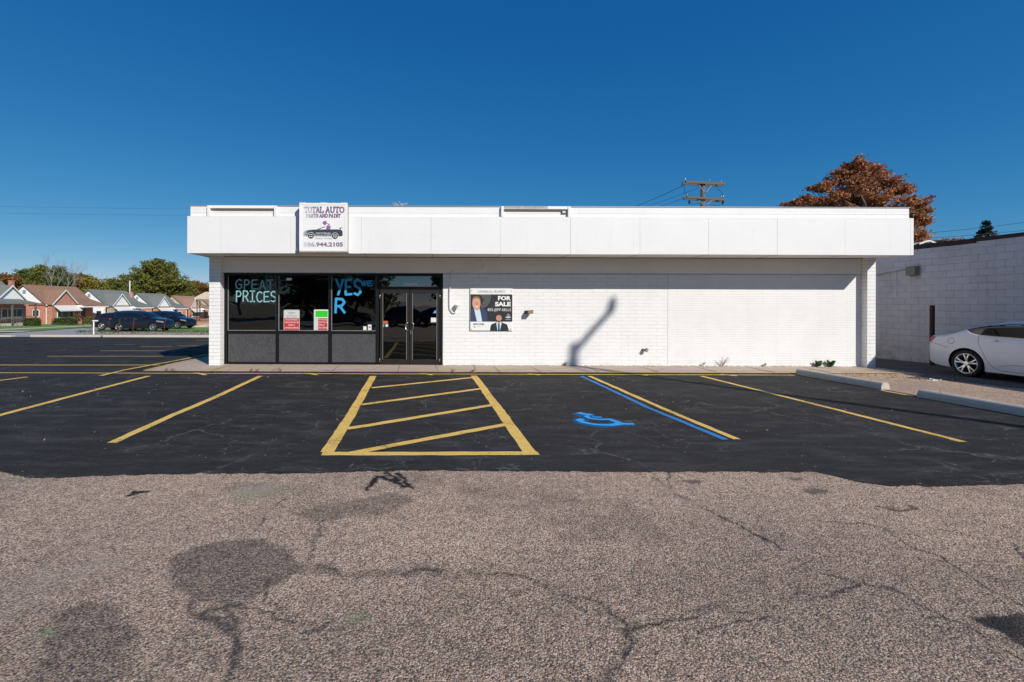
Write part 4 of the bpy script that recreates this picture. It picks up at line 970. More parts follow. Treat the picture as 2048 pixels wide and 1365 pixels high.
tow(627.0, 657.0, 619.5, 662, True, 'faded towing notice with a bright green sticker across its top')

# ---------------------------------------------------------------- conduit and wall lights
cy = WY-.05
def wz(px, py): x_, z_ = P(px, py, WY); return (x_, cy, z_)
cond = thing('conduit', wz(902, 618), 'thin painted conduit running from the soffit box down the white wall beside the door', 'pipe')
mb = MB(); mb.tube([wz(966, 524), wz(966, 533), wz(963, 538), wz(958, 539), wz(908, 540.5), wz(902, 543), wz(899.5, 548), wz(899.3, 608), wz(900.5, 618), wz(905, 625), wz(910, 626), wz(914, 622)], .014, 8); mb.build('pipe', 'aged white board', cond, smooth=True)
mb = MB(); a, _, z_ = wz(966.5, 520); mb.box(a-.07, a+.07, cy-.05, WY-.032, z_-.06, z_+.06); mb.build('junction_box', 'aged white board', cond, bevel=.006)
def wall_light(px, py, scale, label, broken=False):
    x_, _, z_ = wz(px, py); r = thing('wall_light', (x_, WY-.03, z_), label, 'light', 'small lights on the white wall')
    s = scale
    mb = MB(); mb.box(x_-.05*s, x_+.05*s, WY-.045, WY-.002, z_-.05*s, z_+.05*s); mb.build('base_plate', 'light housing', r, bevel=.006)
    mb = MB(); mb.prism([(x_-.03*s, WY-.046, z_-.05*s), (x_+.13*s, WY-.046, z_-.02*s), (x_+.13*s, WY-.046, z_+.06*s), (x_-.03*s, WY-.046, z_+.05*s)],
                        [(x_-.01*s, WY-.2*s, z_-.06*s), (x_+.15*s, WY-.2*s, z_-.03*s), (x_+.15*s, WY-.2*s, z_+.07*s), (x_-.01*s, WY-.2*s, z_+.05*s)])
    mb.build('housing', 'light housing' if not broken else 'rusty paint', r, bevel=.008)
    if not broken:
        mb = MB(); mb.box(x_+.0*s, x_+.14*s, WY-.215*s, WY-.2*s, z_-.04*s, z_+.05*s); mb.build('lens', 'lens amber', r)
    else:
        mb = MB(); mb.lathe((x_+.05, WY-.13, z_), (.3, -1, -.2), [(.0, -.03), (.05, -.03), (.055, 0), (.045, .012), (.03, -.01), (0, -.01)], 14); mb.build('socket', 'light housing', r, smooth=True)
x_, _, z_ = wz(912, 612); r = thing('wall_light', (x_, WY-.03, z_), 'small white two-part light fed by the conduit, right beside the shop doors', 'light', 'small lights on the white wall')
mb = MB(); mb.box(x_-.03, x_+.06, WY-.16, WY-.002, z_-.045, z_+.045); mb.build('housing', 'aged white board', r, bevel=.008)
mb = MB(); mb.box(x_+.0, x_+.12, WY-.2, WY-.165, z_+.0, z_+.03); mb.box(x_+.02, x_+.1, WY-.2, WY-.165, z_-.05, z_-.02); mb.build('lamp_head', 'white board', r, bevel=.006)
wall_light(1053, 625, 1.0, 'boxy brown wall light right of the for sale board')
wall_light(1286, 700, .62, 'broken bare wall light low on the wall near the vertical joint', True)
# bent thing on the roof edge
x_, z_ = P(795, 411, 14.2); r = thing('bent_aerial', (x_, 14.2, 4.0), 'small tangle of bent metal and wire poking over the roof edge', 'aerial')
mb = MB(); mb.tube([(x_, 14.2, 4.0), (x_, 14.2, z_-.02)], .02); mb.build('mast', 'grey metal', r)
mb = MB()
for pth in ([(784, 406), (790, 409), (800, 412)], [(797, 403), (801, 409), (806, 410)], [(786, 411), (796, 408), (812, 407), (814, 404)], [(789, 405), (796, 412)]):
    mb.tube([(P(q[0], q[1], 14.2)[0], 14.2+.05*i, P(q[0], q[1], 14.2)[1]) for i, q in enumerate(pth)], .014, 6)
mb.build('bent_rods', 'grey metal', r)

# ================================================================ NEIGHBOUR BUILDING (right)
NX = 15.85
nb = thing('neighbour_building', (NX+6, 12, 0), 'tall blank wall of grey-white painted blocks with dark rotten coping, right of the drive', 'building')
NZ = 3.66
mb = MB(); mb.box(NX, NX+.3, -2.5, 26, -.6, NZ); mb.build('side_wall', 'neighbour block', nb)
mb = MB(); mb.box(NX+.3, 29, -2.5, -2.2, -.6, NZ); mb.build('front_wall', 'neighbour block front', nb)
mb = MB(); mb.box(NX+.3, 29, 25.7, 26, -.6, NZ); mb.build('rear_wall', 'neighbour block front', nb)
mb = MB(); mb.box(NX+.3, 29, -2.2, 25.7, 3.3, 3.4); mb.build('roof', 'roof gravel', nb)
mb = MB(); y = -2.5
while y < 26:
    l = random.uniform(.5, 1.6); h = random.uniform(.02, .06); o_ = random.uniform(.01, .035)
    mb.box(NX-o_, NX+.32, y, min(y+l, 26), NZ+.001, NZ+h+.03); mb.box(NX-o_-.006, NX-.002, y, min(y+l, 26), NZ-random.uniform(.03, .09), NZ+.0005); y += l+.004
mb.build('coping', 'rotten coping', nb)
mb = MB()
for k in range(26):
    y = random.uniform(8, 24); x = NX+random.uniform(-.02, .1); mb.tube([(x, y, NZ+.05), (x-.03, y+random.uniform(-.2, .2), NZ+.09+random.uniform(0, .05)), (x+.05, y+random.uniform(-.4, .4), NZ+.06)], .02, 5)
mb.build('torn_flashing', 'grey wood', nb)['kind'] = 'stuff'
def wallp(px, py):
    Y = NX*F/(px-CX); return (Y, PZ(px, py, Y))
ya, za = wallp(1839, 542); eb = thing('electric_box', (NX-.07, ya, za-.14), 'grey metal electric box with rusty staining, high on the neighbouring wall', 'box')
mb = MB(); mb.box(NX-.15, NX-.002, ya-.0, ya+.27, za-.14, za+.13); mb.build('case', 'box grey', eb, bevel=.008)
mb = MB(); mb.box(NX-.165, NX-.151, ya-.01, ya+.28, za-.12, za+.12); mb.box(NX-.17, NX-.001, ya-.01, ya+.28, za+.131, za+.145); mb.build('lid', 'box grey', eb, bevel=.004)
mb = MB(); mb.prism([(NX-.003, ya-.05, za-.22), (NX-.003, ya+.10, za-.30), (NX-.003, ya+.16, za-.15), (NX-.003, ya+.05, za+.24), (NX-.003, ya-.04, za+.18)], [(NX-.001, ya-.05, za-.22), (NX-.001, ya+.10, za-.30), (NX-.001, ya+.16, za-.15), (NX-.001, ya+.05, za+.24), (NX-.001, ya-.04, za+.18)]); mb.build('rust_stain', 'rusty paint', eb)
cd = thing('conduit', (NX-.03, 16, 2.8), 'rusty conduit running along the neighbouring wall to the electric box', 'pipe')
pts = [(NX-.035,)+wallp(*q) for q in ((1700, 560), (1752, 550.5), (1790, 543.5), (1812, 539.3), (1818, 539), (1820, 545), (1821, 552), (1825, 554), (1830, 552), (1832, 547))]
mb = MB(); mb.tube(pts, .018, 8); mb.build('pipe', 'rusty paint', cd, smooth=True)
mb = MB()
for px_, py_, l in ((1780.5, 545, .62), (1794, 543, .85)):
    y_, z_ = wallp(px_, py_); mb.box(NX-.0035, NX-.001, y_-.014, y_+.014, z_-l*.45, z_); mb.box(NX-.0035, NX-.001, y_-.01, y_+.01, z_-l, z_-l*.45)
mb.build('rust_streak', 'rusty paint', cd)
po = thing('bollard', (15.1, 14.0, zt(0, 14)), 'rust-brown steel bollard standing against the neighbouring wall behind the white car', 'bollard')
mb = MB(); x_ = PX(1864.5, 14.0); mb.tube([(x_, 14.0, -.05), (x_, 14.0, 1.785)], .056, 16); mb.build('post', 'rust metal', po, smooth=False)
mb = MB(); mb.lathe((x_, 14, 1.785), (0, 0, 1), [(.058, 0), (.056, .012), (.0, .02)], 16); mb.build('cap', 'rusty paint', po)

# ================================================================ WHEEL STOPS
def wheel_stop(x0, y0, x1, y1, label):
    r = thing('wheel_stop', ((x0+x1)/2, (y0+y1)/2, 0), label, 'wheel stop', 'concrete wheel stops along the right edge')
    a = Vector((x0, y0, 0)); b = Vector((x1, y1, 0)); d = (b-a).normalized(); nr = Vector((-d.y, d.x, 0))
    prof = [(-.10, .0), (-.095, .07), (-.075, .125), (-.04, .15), (.04, .15), (.075, .125), (.095, .07), (.10, .0)]
    A = [a+nr*u+Vector((0, 0, z+.004)) for u, z in prof]; Bq = [b+nr*u+Vector((0, 0, z+.004)) for u, z in prof]
    mb = MB(); mb.prism(A, Bq); mb.build('concrete_bar', 'stop concrete', r, bevel=.006)
    mb = MB()
    for t_ in (.15, .85): p = a+(b-a)*t_; mb.disc((p.x, p.y, .154), (0, 0, 1), .018, 10, th=.003)
    mb.build('anchor_hole', 'dark metal', r)
g1, g2 = G(1592, 751), G(1760, 781)
wheel_stop(9.66, 12.05, 9.78, 9.92, 'whole concrete wheel stop nearer the building, reaching to the kerb')
wheel_stop(9.72, 9.15, 9.80, 7.02, 'concrete wheel stop nearer the camera, cut by the right edge of the photo')

# ================================================================ CARS
def fix_normals(o):
    bm = bmesh.new(); bm.from_mesh(o.data); bmesh.ops.remove_doubles(bm, verts=bm.verts, dist=1e-5); bmesh.ops.recalc_face_normals(bm, faces=bm.faces); bm.to_mesh(o.data); bm.free()
def make_car(name, label, cat, pr, paint, trim='chrome', group=None):
    L_, Wd, H = pr['L'], pr['W'], pr['H']; hw = Wd/2
    tx, tz = zip(*pr['top']); bx, bz = zip(*pr['bot']); px_, pw = zip(*pr['plan'])
    belt = pr['belt']; roofw = pr['roofw']
    def top(x): return float(np.interp(x, tx, tz))
    def bot(x): return float(np.interp(x, bx, bz))
    def plan(x): return float(np.interp(x, px_, pw))*hw
    def side(z, x):
        if z < belt: return float(np.interp(z, (.15, .35, .6, .85, belt), (.93, .985, 1.0, .985, .945)))
        return float(np.interp(z, (belt, H), (.945, roofw)))
    def rr(x): return min(.13, (top(x)-bot(x))*.4)
    pw_ = 2.4
    def half(x, z):
        f_ = plan(x)*side(z, x); r = rr(x); t_ = top(x); q = (z-(t_-r))/r
        if q > 0: f_ *= max(0, 1-min(q, 1)**pw_)**(1/pw_)
        return f_
    def ztop(x, y):
        r = rr(x); t_ = top(x); f_ = plan(x)*side(t_-r*.5, x); u = min(abs(y)/max(f_, .01), .999)
        return t_-r+r*(1-u**pw_)**(1/pw_)
    root = thing(name, (0, 0, 0), label, cat, group)
    xs_ = sorted(set([0.0]+list(np.linspace(.0, L_, 90))))
    mb = MB(); NZ_ = 16; NR = 9; ring = []
    for x in xs_:
        r = rr(x); t_, b_ = top(x), bot(x); zs = list(np.linspace(b_, t_-r, NZ_))+[t_-r+r*math.sin(math.pi/2*k/NR) for k in range(1, NR+1)]
        rt = [(x, -half(x, z), z) for z in zs[:-1]]+[(x, 0, t_)]+[(x, half(x, z), z) for z in reversed(zs[:-1])]
        ring.append(rt)
    m = len(ring[0])
    for rg in ring: mb.v += rg
    for i in range(len(ring)-1):
        for k in range(m):
            a = i*m+k; b = i*m+(k+1) % m; mb.f.append((a, a+m, b+m, b)); mb.mi.append(0)
    mb.f.append(tuple(range(m))); mb.mi.append(0); mb.f.append(tuple(reversed(range((len(ring)-1)*m, len(ring)*m)))); mb.mi.append(0)
    body = mb.build('body', [paint, 'black void'], root, smooth=True); fix_normals(body)
    cb = MB(); cb.k = 1; R = pr['wr']
    cutters = []
    for ax in pr['axles']:
        for s_ in (-1, 1):
            c_ = MB(); c_.k = 1; n = 40
            lo = [(ax+math.cos(2*math.pi*k/n)*(R+.065), s_*(hw-.34), R+math.sin(2*math.pi*k/n)*(R+.055)) for k in range(n)]
            hi = [(q[0], s_*(hw+.2), q[2]) for q in lo]
            c_.prism(lo, hi) if s_ > 0 else c_.prism(hi, lo)
            co_ = c_.build('cutter', [paint, 'black void'])
            fix_normals(co_); cutters.append(co_); md = body.modifiers.new('arch', 'BOOLEAN'); md.operation = 'DIFFERENCE'; md.object = co_; md.solver = 'EXACT'
    dg = bpy.context.evaluated_depsgraph_get(); dg.update()
    nm = bpy.data.meshes.new_from_object(body.evaluated_get(dg)); body.modifiers.clear(); body.data = nm; nm.name = 'body'
    for c_ in cutters: bpy.data.objects.remove(c_)
    for p_ in nm.polygons:
        p_.use_smooth = True
    try: nm.set_sharp_from_angle(angle=math.radians(38))
    except Exception: pass
    # glass patches follow the body surface
    def spatch(lower, upper, s_, off, n=18, nz=5):
        lx, lz = zip(*lower); ux, uz = zip(*upper); x0 = max(lx[0], ux[0]); x1 = min(lx[-1], ux[-1]); mb = MB(); vs = []
        for i in range(n+1):
            x = x0+(x1-x0)*i/n; a = np.interp(x, lx, lz); b = np.interp(x, ux, uz); b = max(a+.002, b)
            for j in range(nz+1):
                z = a+(b-a)*j/nz; vs.append((x, s_*(half(x, min(z, top(x)-.004))+off), z))
        mb.v = vs
        for i in range(n):
            for j in range(nz):
                a = i*(nz+1)+j; q = (a, a+nz+1, a+nz+2, a+1); mb.f.append(q if s_ < 0 else q[::-1]); mb.mi.append(0)
        return mb
    for s_ in (-1, 1):
        for nm_, lo, up in pr['glass']: 
            if trim: spatch([(x, z-.014) for x, z in widen(lo, .02)], [(x, z+.014) for x, z in widen(up, .02)], s_, .004).build('window_trim', trim, root, smooth=True)
            spatch(lo, up, s_, .008).build(nm_, 'car glass', root, smooth=True)
        for (lo, up) in pr.get('tail', []): spatch(lo, up, s_, .008, 10, 4).build('tail_light', 'lamp red', root, smooth=True)
        for (lo, up) in pr.get('head', []): spatch(lo, up, s_, .008, 10, 4).build('headlight', 'lamp clear', root, smooth=True)
        for ln in pr.get('lines', []):
            mb = MB(); vs = []; pl = []
            for (xa_, za_), (xb_, zb_) in zip(ln[:-1], ln[1:]): pl += [(xa_+(xb_-xa_)*k/6, za_+(zb_-za_)*k/6) for k in range(6)]
            pl.append(ln[-1])
            mb.tube([(x, s_*(half(x, z)+.0005), z) for x, z in pl], .0035, 4); mb.build('panel_gap', 'black void', root)
        for hx_, hz_ in pr.get('handles', []):
            mb = MB(); y_ = half(hx_, hz_); mb.tube([(hx_-.10, s_*(y_+.004), hz_), (hx_-.07, s_*(y_+.03), hz_), (hx_+.07, s_*(y_+.03), hz_), (hx_+.10, s_*(y_+.004), hz_)], .013, 8); mb.build('door_handle', trim or paint, root, smooth=True)
        mx, mz = pr['mirror']; y_ = half(mx, mz); mb = MB()
        mb.lathe((mx, s_*(y_+.11), mz), (1, 0, 0), [(0, -.07), (.075, -.06), (.085, 0), (.06, .07), (0, .09)], 14); mb.tube([(mx, s_*(y_-.01), mz-.03), (mx, s_*(y_+.08), mz-.03)], .02, 6); mb.build('mirror', paint, root, smooth=True)
    for x0, x1, wf in pr['screens']:
        mb = MB(); nxs, ny = 10, 14
        for i in range(nxs+1):
            x = x0+(x1-x0)*i/nxs
            for j in range(ny+1):
                u = -1+2*j/ny; y_ = u*plan(x)*side(top(x), x)*wf; mb.v.append((x, y_, ztop(x, y_)+.006))
        for i in range(nxs):
            for j in range(ny): a = i*(ny+1)+j; mb.f.append((a, a+ny+1, a+ny+2, a+1)); mb.mi.append(0)
        mb.build('windscreen' if x0 > L_/2 else 'rear_window', 'car glass', root, smooth=True)
    if pr.get('fin'):
        x = pr['fin']; mb = MB(); mb.prism([(x, -.02, top(x)-.004), (x+.16, -.012, top(x)-.004), (x+.02, -.006, top(x)+.045)], [(x, .02, top(x)-.004), (x+.16, .012, top(x)-.004), (x+.02, .006, top(x)+.045)]); mb.build('antenna_fin', paint, root)
    # bumper grille and plate
    mb = MB(); xg = L_-.03; mb.box(L_-.12, L_-.005, -hw*.45, hw*.45, .42, .62); mb.build('grille', 'dark plastic', root, bevel=.02)
    mb = MB(); mb.box(-.012, .03, -.16, .16, .62, .76); mb.build('number_plate', 'paper white', root)
    # wheels
    R_ = pr['rim']
    for ax in pr['axles']:
        for s_ in (-1, 1):
            yo = s_*(hw-.015); c_ = (ax, yo, R)
            mb = MB(); mb.lathe(c_, (0, s_, 0), [(R_, -.19), (R-.03, -.2), (R, -.17), (R+.001, -.03), (R-.025, -.003), (R_+.01, .0), (R_, -.012)], 44); wh = mb.build('wheel', 'black rubber', root, smooth=True)
            mb = MB(); mb.lathe(c_, (0, s_, 0), [(R_+.002, -.012), (R_-.004, -.004), (R_-.018, -.012), (R_-.03, -.06), (R_-.035, -.15)], 44); mb.build('rim', 'alloy', wh, smooth=True)
            mb = MB(); mb.lathe(c_, (0, s_, 0), [(R_-.03, -.10), (.0, -.10)], 30); mb.build('brake', 'black void', wh)
            mb = MB(); ns = pr.get('spokes', 5)
            for k in range(ns):
                a0 = 2*math.pi*k/ns+.3
                for da_ in (-.13, .13):
                    def pt(rad, an, yy): return Vector((ax+rad*math.cos(an), yo+s_*yy, R+rad*math.sin(an)))
                    pts_in = .045; ro = R_-.012; e1 = a0+da_*1.7
                    w1, w2 = .020, .017
                    A_ = [pt(pts_in, a0+da_*1.6, -.022), pt(ro*.55, a0+da_*1.05, -.010), pt(ro, e1, -.008)]
                    for u_ in range(2):
                        p0, p1 = A_[u_], A_[u_+1]; d_ = (p1-p0).normalized(); n_ = Vector((-d_.z, 0, d_.x))*w1*.62
                        fr_ = [p0-n_, p1-n_, p1+n_, p0+n_]; bk = [q-Vector((0, s_*.03, 0)) for q in fr_]; mb.prism(fr_, bk)
            mb.lathe(c_, (0, s_, 0), [(.065, -.05), (.062, -.02), (.05, -.012), (0, -.010)], 20); mb.build('spokes', 'alloy', wh, smooth=False)
    return root
def widen(pts, e): return [(pts[0][0]-e, pts[0][1])]+list(pts[1:-1])+[(pts[-1][0]+e, pts[-1][1])]
def place(o, loc, rz): o.location = loc; o.rotation_euler = (0, 0, rz)
SED = dict(L=5.11, W=1.85, H=1.46, belt=1.03, roofw=.70, wr=.335, rim=.252, axles=(1.06, 3.90), spokes=5,
    top=[(0, .70), (.02, .93), (.06, 1.03), (.15, 1.055), (.35, 1.06), (.55, 1.09), (.75, 1.17), (1.0, 1.285), (1.25, 1.365), (1.6, 1.425), (2.0, 1.452), (2.4, 1.46), (2.8, 1.44), (3.1, 1.36), (3.5, 1.18), (3.85, 1.03), (4.2, .99), (4.6, .92), (4.9, .82), (5.05, .70), (5.11, .55)],
    bot=[(0, .36), (.15, .27), (.5, .21), (1.5, .185), (3.4, .185), (4.6, .2), (5.11, .28)],
    plan=[(0, .70), (.06, .80), (.18, .885), (.4, .955), (.8, .99), (1.4, 1.0), (3.6, 1.0), (4.2, .98), (4.7, .90), (4.95, .78), (5.11, .55)],
    glass=[('window', [(.99, 1.175), (1.10, 1.11), (1.22, 1.075), (1.9, 1.055), (2.7, 1.04), (3.42, 1.03)], [(.99, 1.18), (1.25, 1.265), (1.5, 1.325), (1.9, 1.36), (2.4, 1.37), (2.8, 1.345), (3.1, 1.25), (3.42, 1.06)])],
    tail=[([(.012, .80), (.08, .79), (.2, .84), (.30, .95)], [(.012, .955), (.08, .965), (.2, .965), (.30, .955)])],
    head=[([(4.45, .74), (4.95, .62)], [(4.45, .82), (4.95, .72)])],
    lines=[[(1.30, 1.04), (1.32, .88), (1.42, .68), (1.50, .48), (1.62, .32), (1.75, .25), (2.3, .245)], [(2.46, 1.03), (2.44, .7), (2.40, .25)], [(3.5, 1.02), (3.46, .6), (3.3, .25)], [(.06, .80), (.25, .79), (.5, .74), (.66, .70)], [(.2, 1.03), (.34, 1.055), (.5, 1.08)],
           [(1.75, .35), (2.0, .41), (2.6, .42), (3.3, .40)]],
    handles=[(1.62, .95), (2.72, .94)], mirror=(3.35, 1.06), screens=[(2.85, 3.8, .86), (.62, 1.35, .80)], fin=1.75)
def ring_line(cx_, cz_, r): return [(cx_+r*math.cos(a), cz_+r*math.sin(a)) for a in np.linspace(0, 2*math.pi, 13)]
SED['lines'].append(ring_line(.72, .88, .078))
SUV = dict(L=4.77, W=1.84, H=1.70, belt=1.10, roofw=.74, wr=.36, rim=.235, axles=(.95, 3.80), spokes=5,
    top=[(0, .80), (.03, 1.05), (.08, 1.2), (.22, 1.48), (.38, 1.62), (.8, 1.68), (1.5, 1.70), (2.2, 1.68), (2.7, 1.60), (3.1, 1.42), (3.5, 1.17), (3.9, 1.09), (4.4, 1.0), (4.65, .88), (4.77, .6)],
    bot=[(0, .42), (.3, .3), (1, .24), (3.8, .24), (4.77, .3)], plan=[(0, .78), (.1, .88), (.4, .96), (1, 1), (3.6, 1), (4.2, .96), (4.6, .84), (4.77, .62)],
    glass=[('window', [(.55, 1.20), (1.2, 1.15), (2.0, 1.13), (3.25, 1.12)], [(.55, 1.42), (.9, 1.52), (1.6, 1.57), (2.2, 1.56), (2.7, 1.47), (3.25, 1.16)])],
    tail=[([(.03, .95), (.3, .98)], [(.03, 1.08), (.3, 1.08)])], head=[([(4.1, .82), (4.62, .72)], [(4.1, .93), (4.62, .84)])],
    lines=[[(1.35, 1.12), (1.4, .7), (1.5, .35)], [(2.25, 1.12), (2.22, .35)], [(3.3, 1.1), (3.2, .35)]], handles=[(1.55, 1.02), (2.45, 1.0)], mirror=(3.15, 1.18), screens=[(2.75, 3.45, .86), (.1, .36, .8)])
EST = dict(SUV, H=1.55, L=4.6, top=[(0, .75), (.04, 1.0), (.3, 1.25), (.7, 1.47), (1.3, 1.54), (2.0, 1.55), (2.5, 1.48), (3.0, 1.25), (3.3, 1.08), (4.0, .98), (4.4, .85), (4.6, .6)],
    glass=[('window', [(.75, 1.12), (1.5, 1.08), (2.9, 1.06)], [(.75, 1.25), (1.3, 1.42), (2.0, 1.44), (2.4, 1.38), (2.9, 1.1)])], belt=1.04, axles=(.9, 3.55),
    plan=[(0, .78), (.1, .88), (.4, .96), (1, 1), (3.4, 1), (4.0, .96), (4.4, .84), (4.6, .62)], head=[([(4.0, .72), (4.45, .64)], [(4.0, .84), (4.45, .76)])], bot=[(0, .4), (.3, .28), (1, .22), (3.6, .22), (4.6, .3)],
    lines=[[(1.35, 1.06), (1.4, .7), (1.5, .35)], [(2.2, 1.06), (2.17, .35)]], handles=[(1.5, .96), (2.35, .95)], mirror=(2.95, 1.1), screens=[(2.45, 3.2, .86), (.25, .65, .8)])
sed = make_car('parked_sedan', 'white sedan parked against the neighbouring block wall, seen from its rear side', 'car', SED, 'car white')
place(sed, (13.62+.925, 12.86, -.003), -math.pi/2)
suv = make_car('parked_suv', 'glossy black SUV in side view on the verge, nearest of the dark cars', 'car', SUV, 'car black', trim='chrome', group='dark cars parked by the street')
place(suv, (PX(225, 38.6), 38.9, zt(0, 38.9)+.02), math.radians(-3))
est = make_car('parked_car', 'very dark maroon car half hidden behind the left end of the black SUV', 'car', EST, 'car maroon', trim=None, group='dark cars parked by the street')
place(est, (PX(192, 41.5), 41.6, zt(0, 41.6)+.02), math.radians(4))
def copy_tree(o, parent=None):
    c = o.copy(); COL.objects.link(c)
    if parent: c.parent = parent; c.matrix_parent_inverse = o.matrix_parent_inverse.copy()
    for ch in list(o.children): copy_tree(ch, c)
    return c
s2 = copy_tree(suv); tag(s2, 'dark SUV to the right, behind the front end of the black SUV', 'car'); place(s2, (PX(295, 46), 46.5, zt(0, 46.5)+.05), math.radians(-12))
wcar = make_car('parked_hatchback', 'white car mostly hidden behind the roof of the black SUV', 'car', EST, 'car white', trim=None)
place(wcar, (PX(228, 47.5), 48.0, zt(0, 48)+.30), math.radians(0))

# ================================================================ STREET LAMP out of frame, whose shadow falls on the wall
T0 = 18.0; lx, ly = 4.32+.70*T0, WY-T0
LH = .63+.77*T0
lamp = thing('street_lamp', (lx, ly, 0), 'tall grey wooden street lamp pole with a short arm at the edge of the lot', 'street lamp')
mb = MB(); mb.tube([(lx, ly, -.1), (lx, ly, LH)], [.16, .12], 16); mb.build('pole', 'grey wood', lamp, smooth=True)
mb = MB(); mb.tube([(lx, ly, LH-.25), (lx+.12, ly+.6, LH-.05), (lx+.25, ly+1.12, LH+.08)], .085, 10); mb.build('arm', 'grey metal', lamp, smooth=True)
mb = MB(); mb.tube([(lx+.25, ly+1.12, LH+.05), (lx+.27, ly+1.16, LH+.18), (lx+.28, ly+1.18, LH+.32), (lx+.28, ly+1.18, LH+.42)], [.09, .115, .10, .07], 12); mb.build('lamp_head', 'grey metal', lamp, smooth=True)

mb = MB(); mb.tube([(lx, ly, LH-.3), (lx-.75, ly, LH-1.5)], .05, 8); mb.build('brace', 'grey wood', lamp)
# ================================================================ UTILITY POLE AND WIRES
UY = 29.0
up = thing('utility_pole', (PX(1405, UY), UY, zt(0, UY)), 'weathered wooden utility pole with two crossarms rising behind the shop roof', 'utility pole')
ux, uz = PX(1405, UY), PZ(1405, 365, UY)
mb = MB(); mb.tube([(ux, UY, zt(0, UY)-.2), (ux, UY, uz)], [.16, .12], 16); mb.build('pole', 'grey wood', up, smooth=True)
def upt(px, py, dy=0): x, z = P(px, py, UY); return (x, UY+dy, z)
mb = MB()
for (p0, p1), h in ((((1367, 365.5), (1446, 370)), .15), (((1369, 396), (1446.5, 401.5)), .13)):
    for dy in (-.22, .16):
        a = upt(*p0, dy); b = upt(*p1, dy)
        mb.prism([(a[0], a[1], a[2]-h/2), (a[0], a[1]+.09, a[2]-h/2), (a[0], a[1]+.09, a[2]+h/2), (a[0], a[1], a[2]+h/2)], [(b[0], b[1], b[2]-h/2), (b[0], b[1]+.09, b[2]-h/2), (b[0], b[1]+.09, b[2]+h/2), (b[0], b[1], b[2]+h/2)])
mb.build('crossarm', 'grey wood', up, bevel=.01)
mb = MB()
for q0, q1 in (((1393, 372), (1403, 385)), ((1418, 373), (1408, 386)), ((1393, 402), (1401, 411)), ((1420, 402), (1409, 412))): mb.tube([upt(*q0, -.23), upt(*q1, -.2)], .022, 6)
mb.build('brace', 'grey metal', up)
mb = MB()
for q in ((1369, 362), (1416, 364), (1440, 366), (1373, 392), (1441, 397), (1445, 396)): a = upt(*q, -.05); mb.lathe(a, (0, 0, 1), [(.0, -.02), (.05, 0), (.03, .05), (.055, .07), (.03, .11), (.0, .12)], 10)
mb.build('insulator', 'bright metal', up, smooth=True)
mb = MB()
for q in ((1377, 404), (1444, 405)): a = upt(*q, -.05); mb.lathe(a, (0, 0, -1), [(.0, -.1), (.05, -.06), (.05, .08), (.03, .14), (.0, .16)], 10)
mb.build('fuse_cutout', 'dark metal', up, smooth=True)
mb = MB()
for pth in ([(1369, 364), (1360, 370), (1367, 377), (1366, 386), (1374, 391)], [(1432, 377), (1442, 388), (1444, 397)], [(1375, 404), (1384, 410), (1399, 407)], [(1444, 408), (1432, 412), (1410, 410)]): mb.tube([upt(*q, -.1) for q in pth], .012, 5)
mb.build('jumper_wire', 'wire black', up)
def wire(a, b, sag, label, r=.012, name='overhead_wire', group='overhead wires'):
    a = Vector(a); b = Vector(b); pts = [a+(b-a)*t_-Vector((0, 0, 4*sag*t_*(1-t_))) for t_ in np.linspace(0, 1, 14)]
    root = thing(name, tuple(a), label, 'wire', group)
    mb = MB(); mb.tube(pts, r, 5); mb.build('cable', 'wire black', root)
def P3(px, py, Y): x, z = P(px, py, Y); return (x, Y, z)
wire(upt(1369, 370), P3(1150, 452, 40), .25, 'overhead wire dropping left from the upper crossarm behind the roof', .014)
wire(upt(1399, 375), P3(1180, 441, 45), .25, 'upper faint wire running left from the pole shaft', .009)
wire(upt(1374, 394), P3(1180, 447, 45), .25, 'lower faint wire running left from the lower crossarm', .009)
wire(P3(1800, 471, 40), P3(2300, 405, 40), .3, 'topmost wire in the sky at the right, above the spruce', .018)
wire(P3(1800, 480, 40), P3(2300, 428, 40), .3, 'second wire in the sky at the right, passing behind the spruce', .018)
wire(P3(1800, 490, 40), P3(2300, 444, 40), .3, 'lowest wire at the right, just above the dark coping', .018)
wire(P3(-200, 408, 60), P3(500, 417, 60), .2, 'upper wire crossing the sky left of the shop', .009)
wire(P3(-200, 421, 60), P3(500, 431, 60), .2, 'lower wire crossing the sky left of the shop', .009)

# ================================================================ TREES
def leaf_mesh(name, pts, size, mat, parent, seed=0, flat=.0, jitter=.4):
    rg = np.random.default_rng(seed); n = len(pts); s_ = size*(1-jitter/2+rg.random(n)*jitter)
    u = rg.normal(size=(n, 3)); u /= np.linalg.norm(u, axis=1)[:, None]; v = rg.normal(size=(n, 3)); v -= (v*u).sum(1)[:, None]*u; v /= np.linalg.norm(v, axis=1)[:, None]
    a = u*s_[:, None]; b = v*s_[:, None]*.62
    V = np.stack([pts-a, pts-b*.9, pts+a*.9, pts+b], 1).reshape(-1, 3)
    me = bpy.data.meshes.new(name); me.vertices.add(4*n); me.vertices.foreach_set('co', V.ravel()); me.loops.add(4*n); me.loops.foreach_set('vertex_index', np.arange(4*n))
    me.polygons.add(n); me.polygons.foreach_set('loop_start', np.arange(n)*4); me.polygons.foreach_set('loop_total', np.full(n, 4)); me.update(); me.materials.append(M[mat])
    o = bpy.data.objects.new(name, me); COL.objects.link(o)
    if parent:
        o.parent = parent
        if parent.type == 'EMPTY': o.matrix_parent_inverse = Matrix.Translation(parent.location).inverted()
    return o
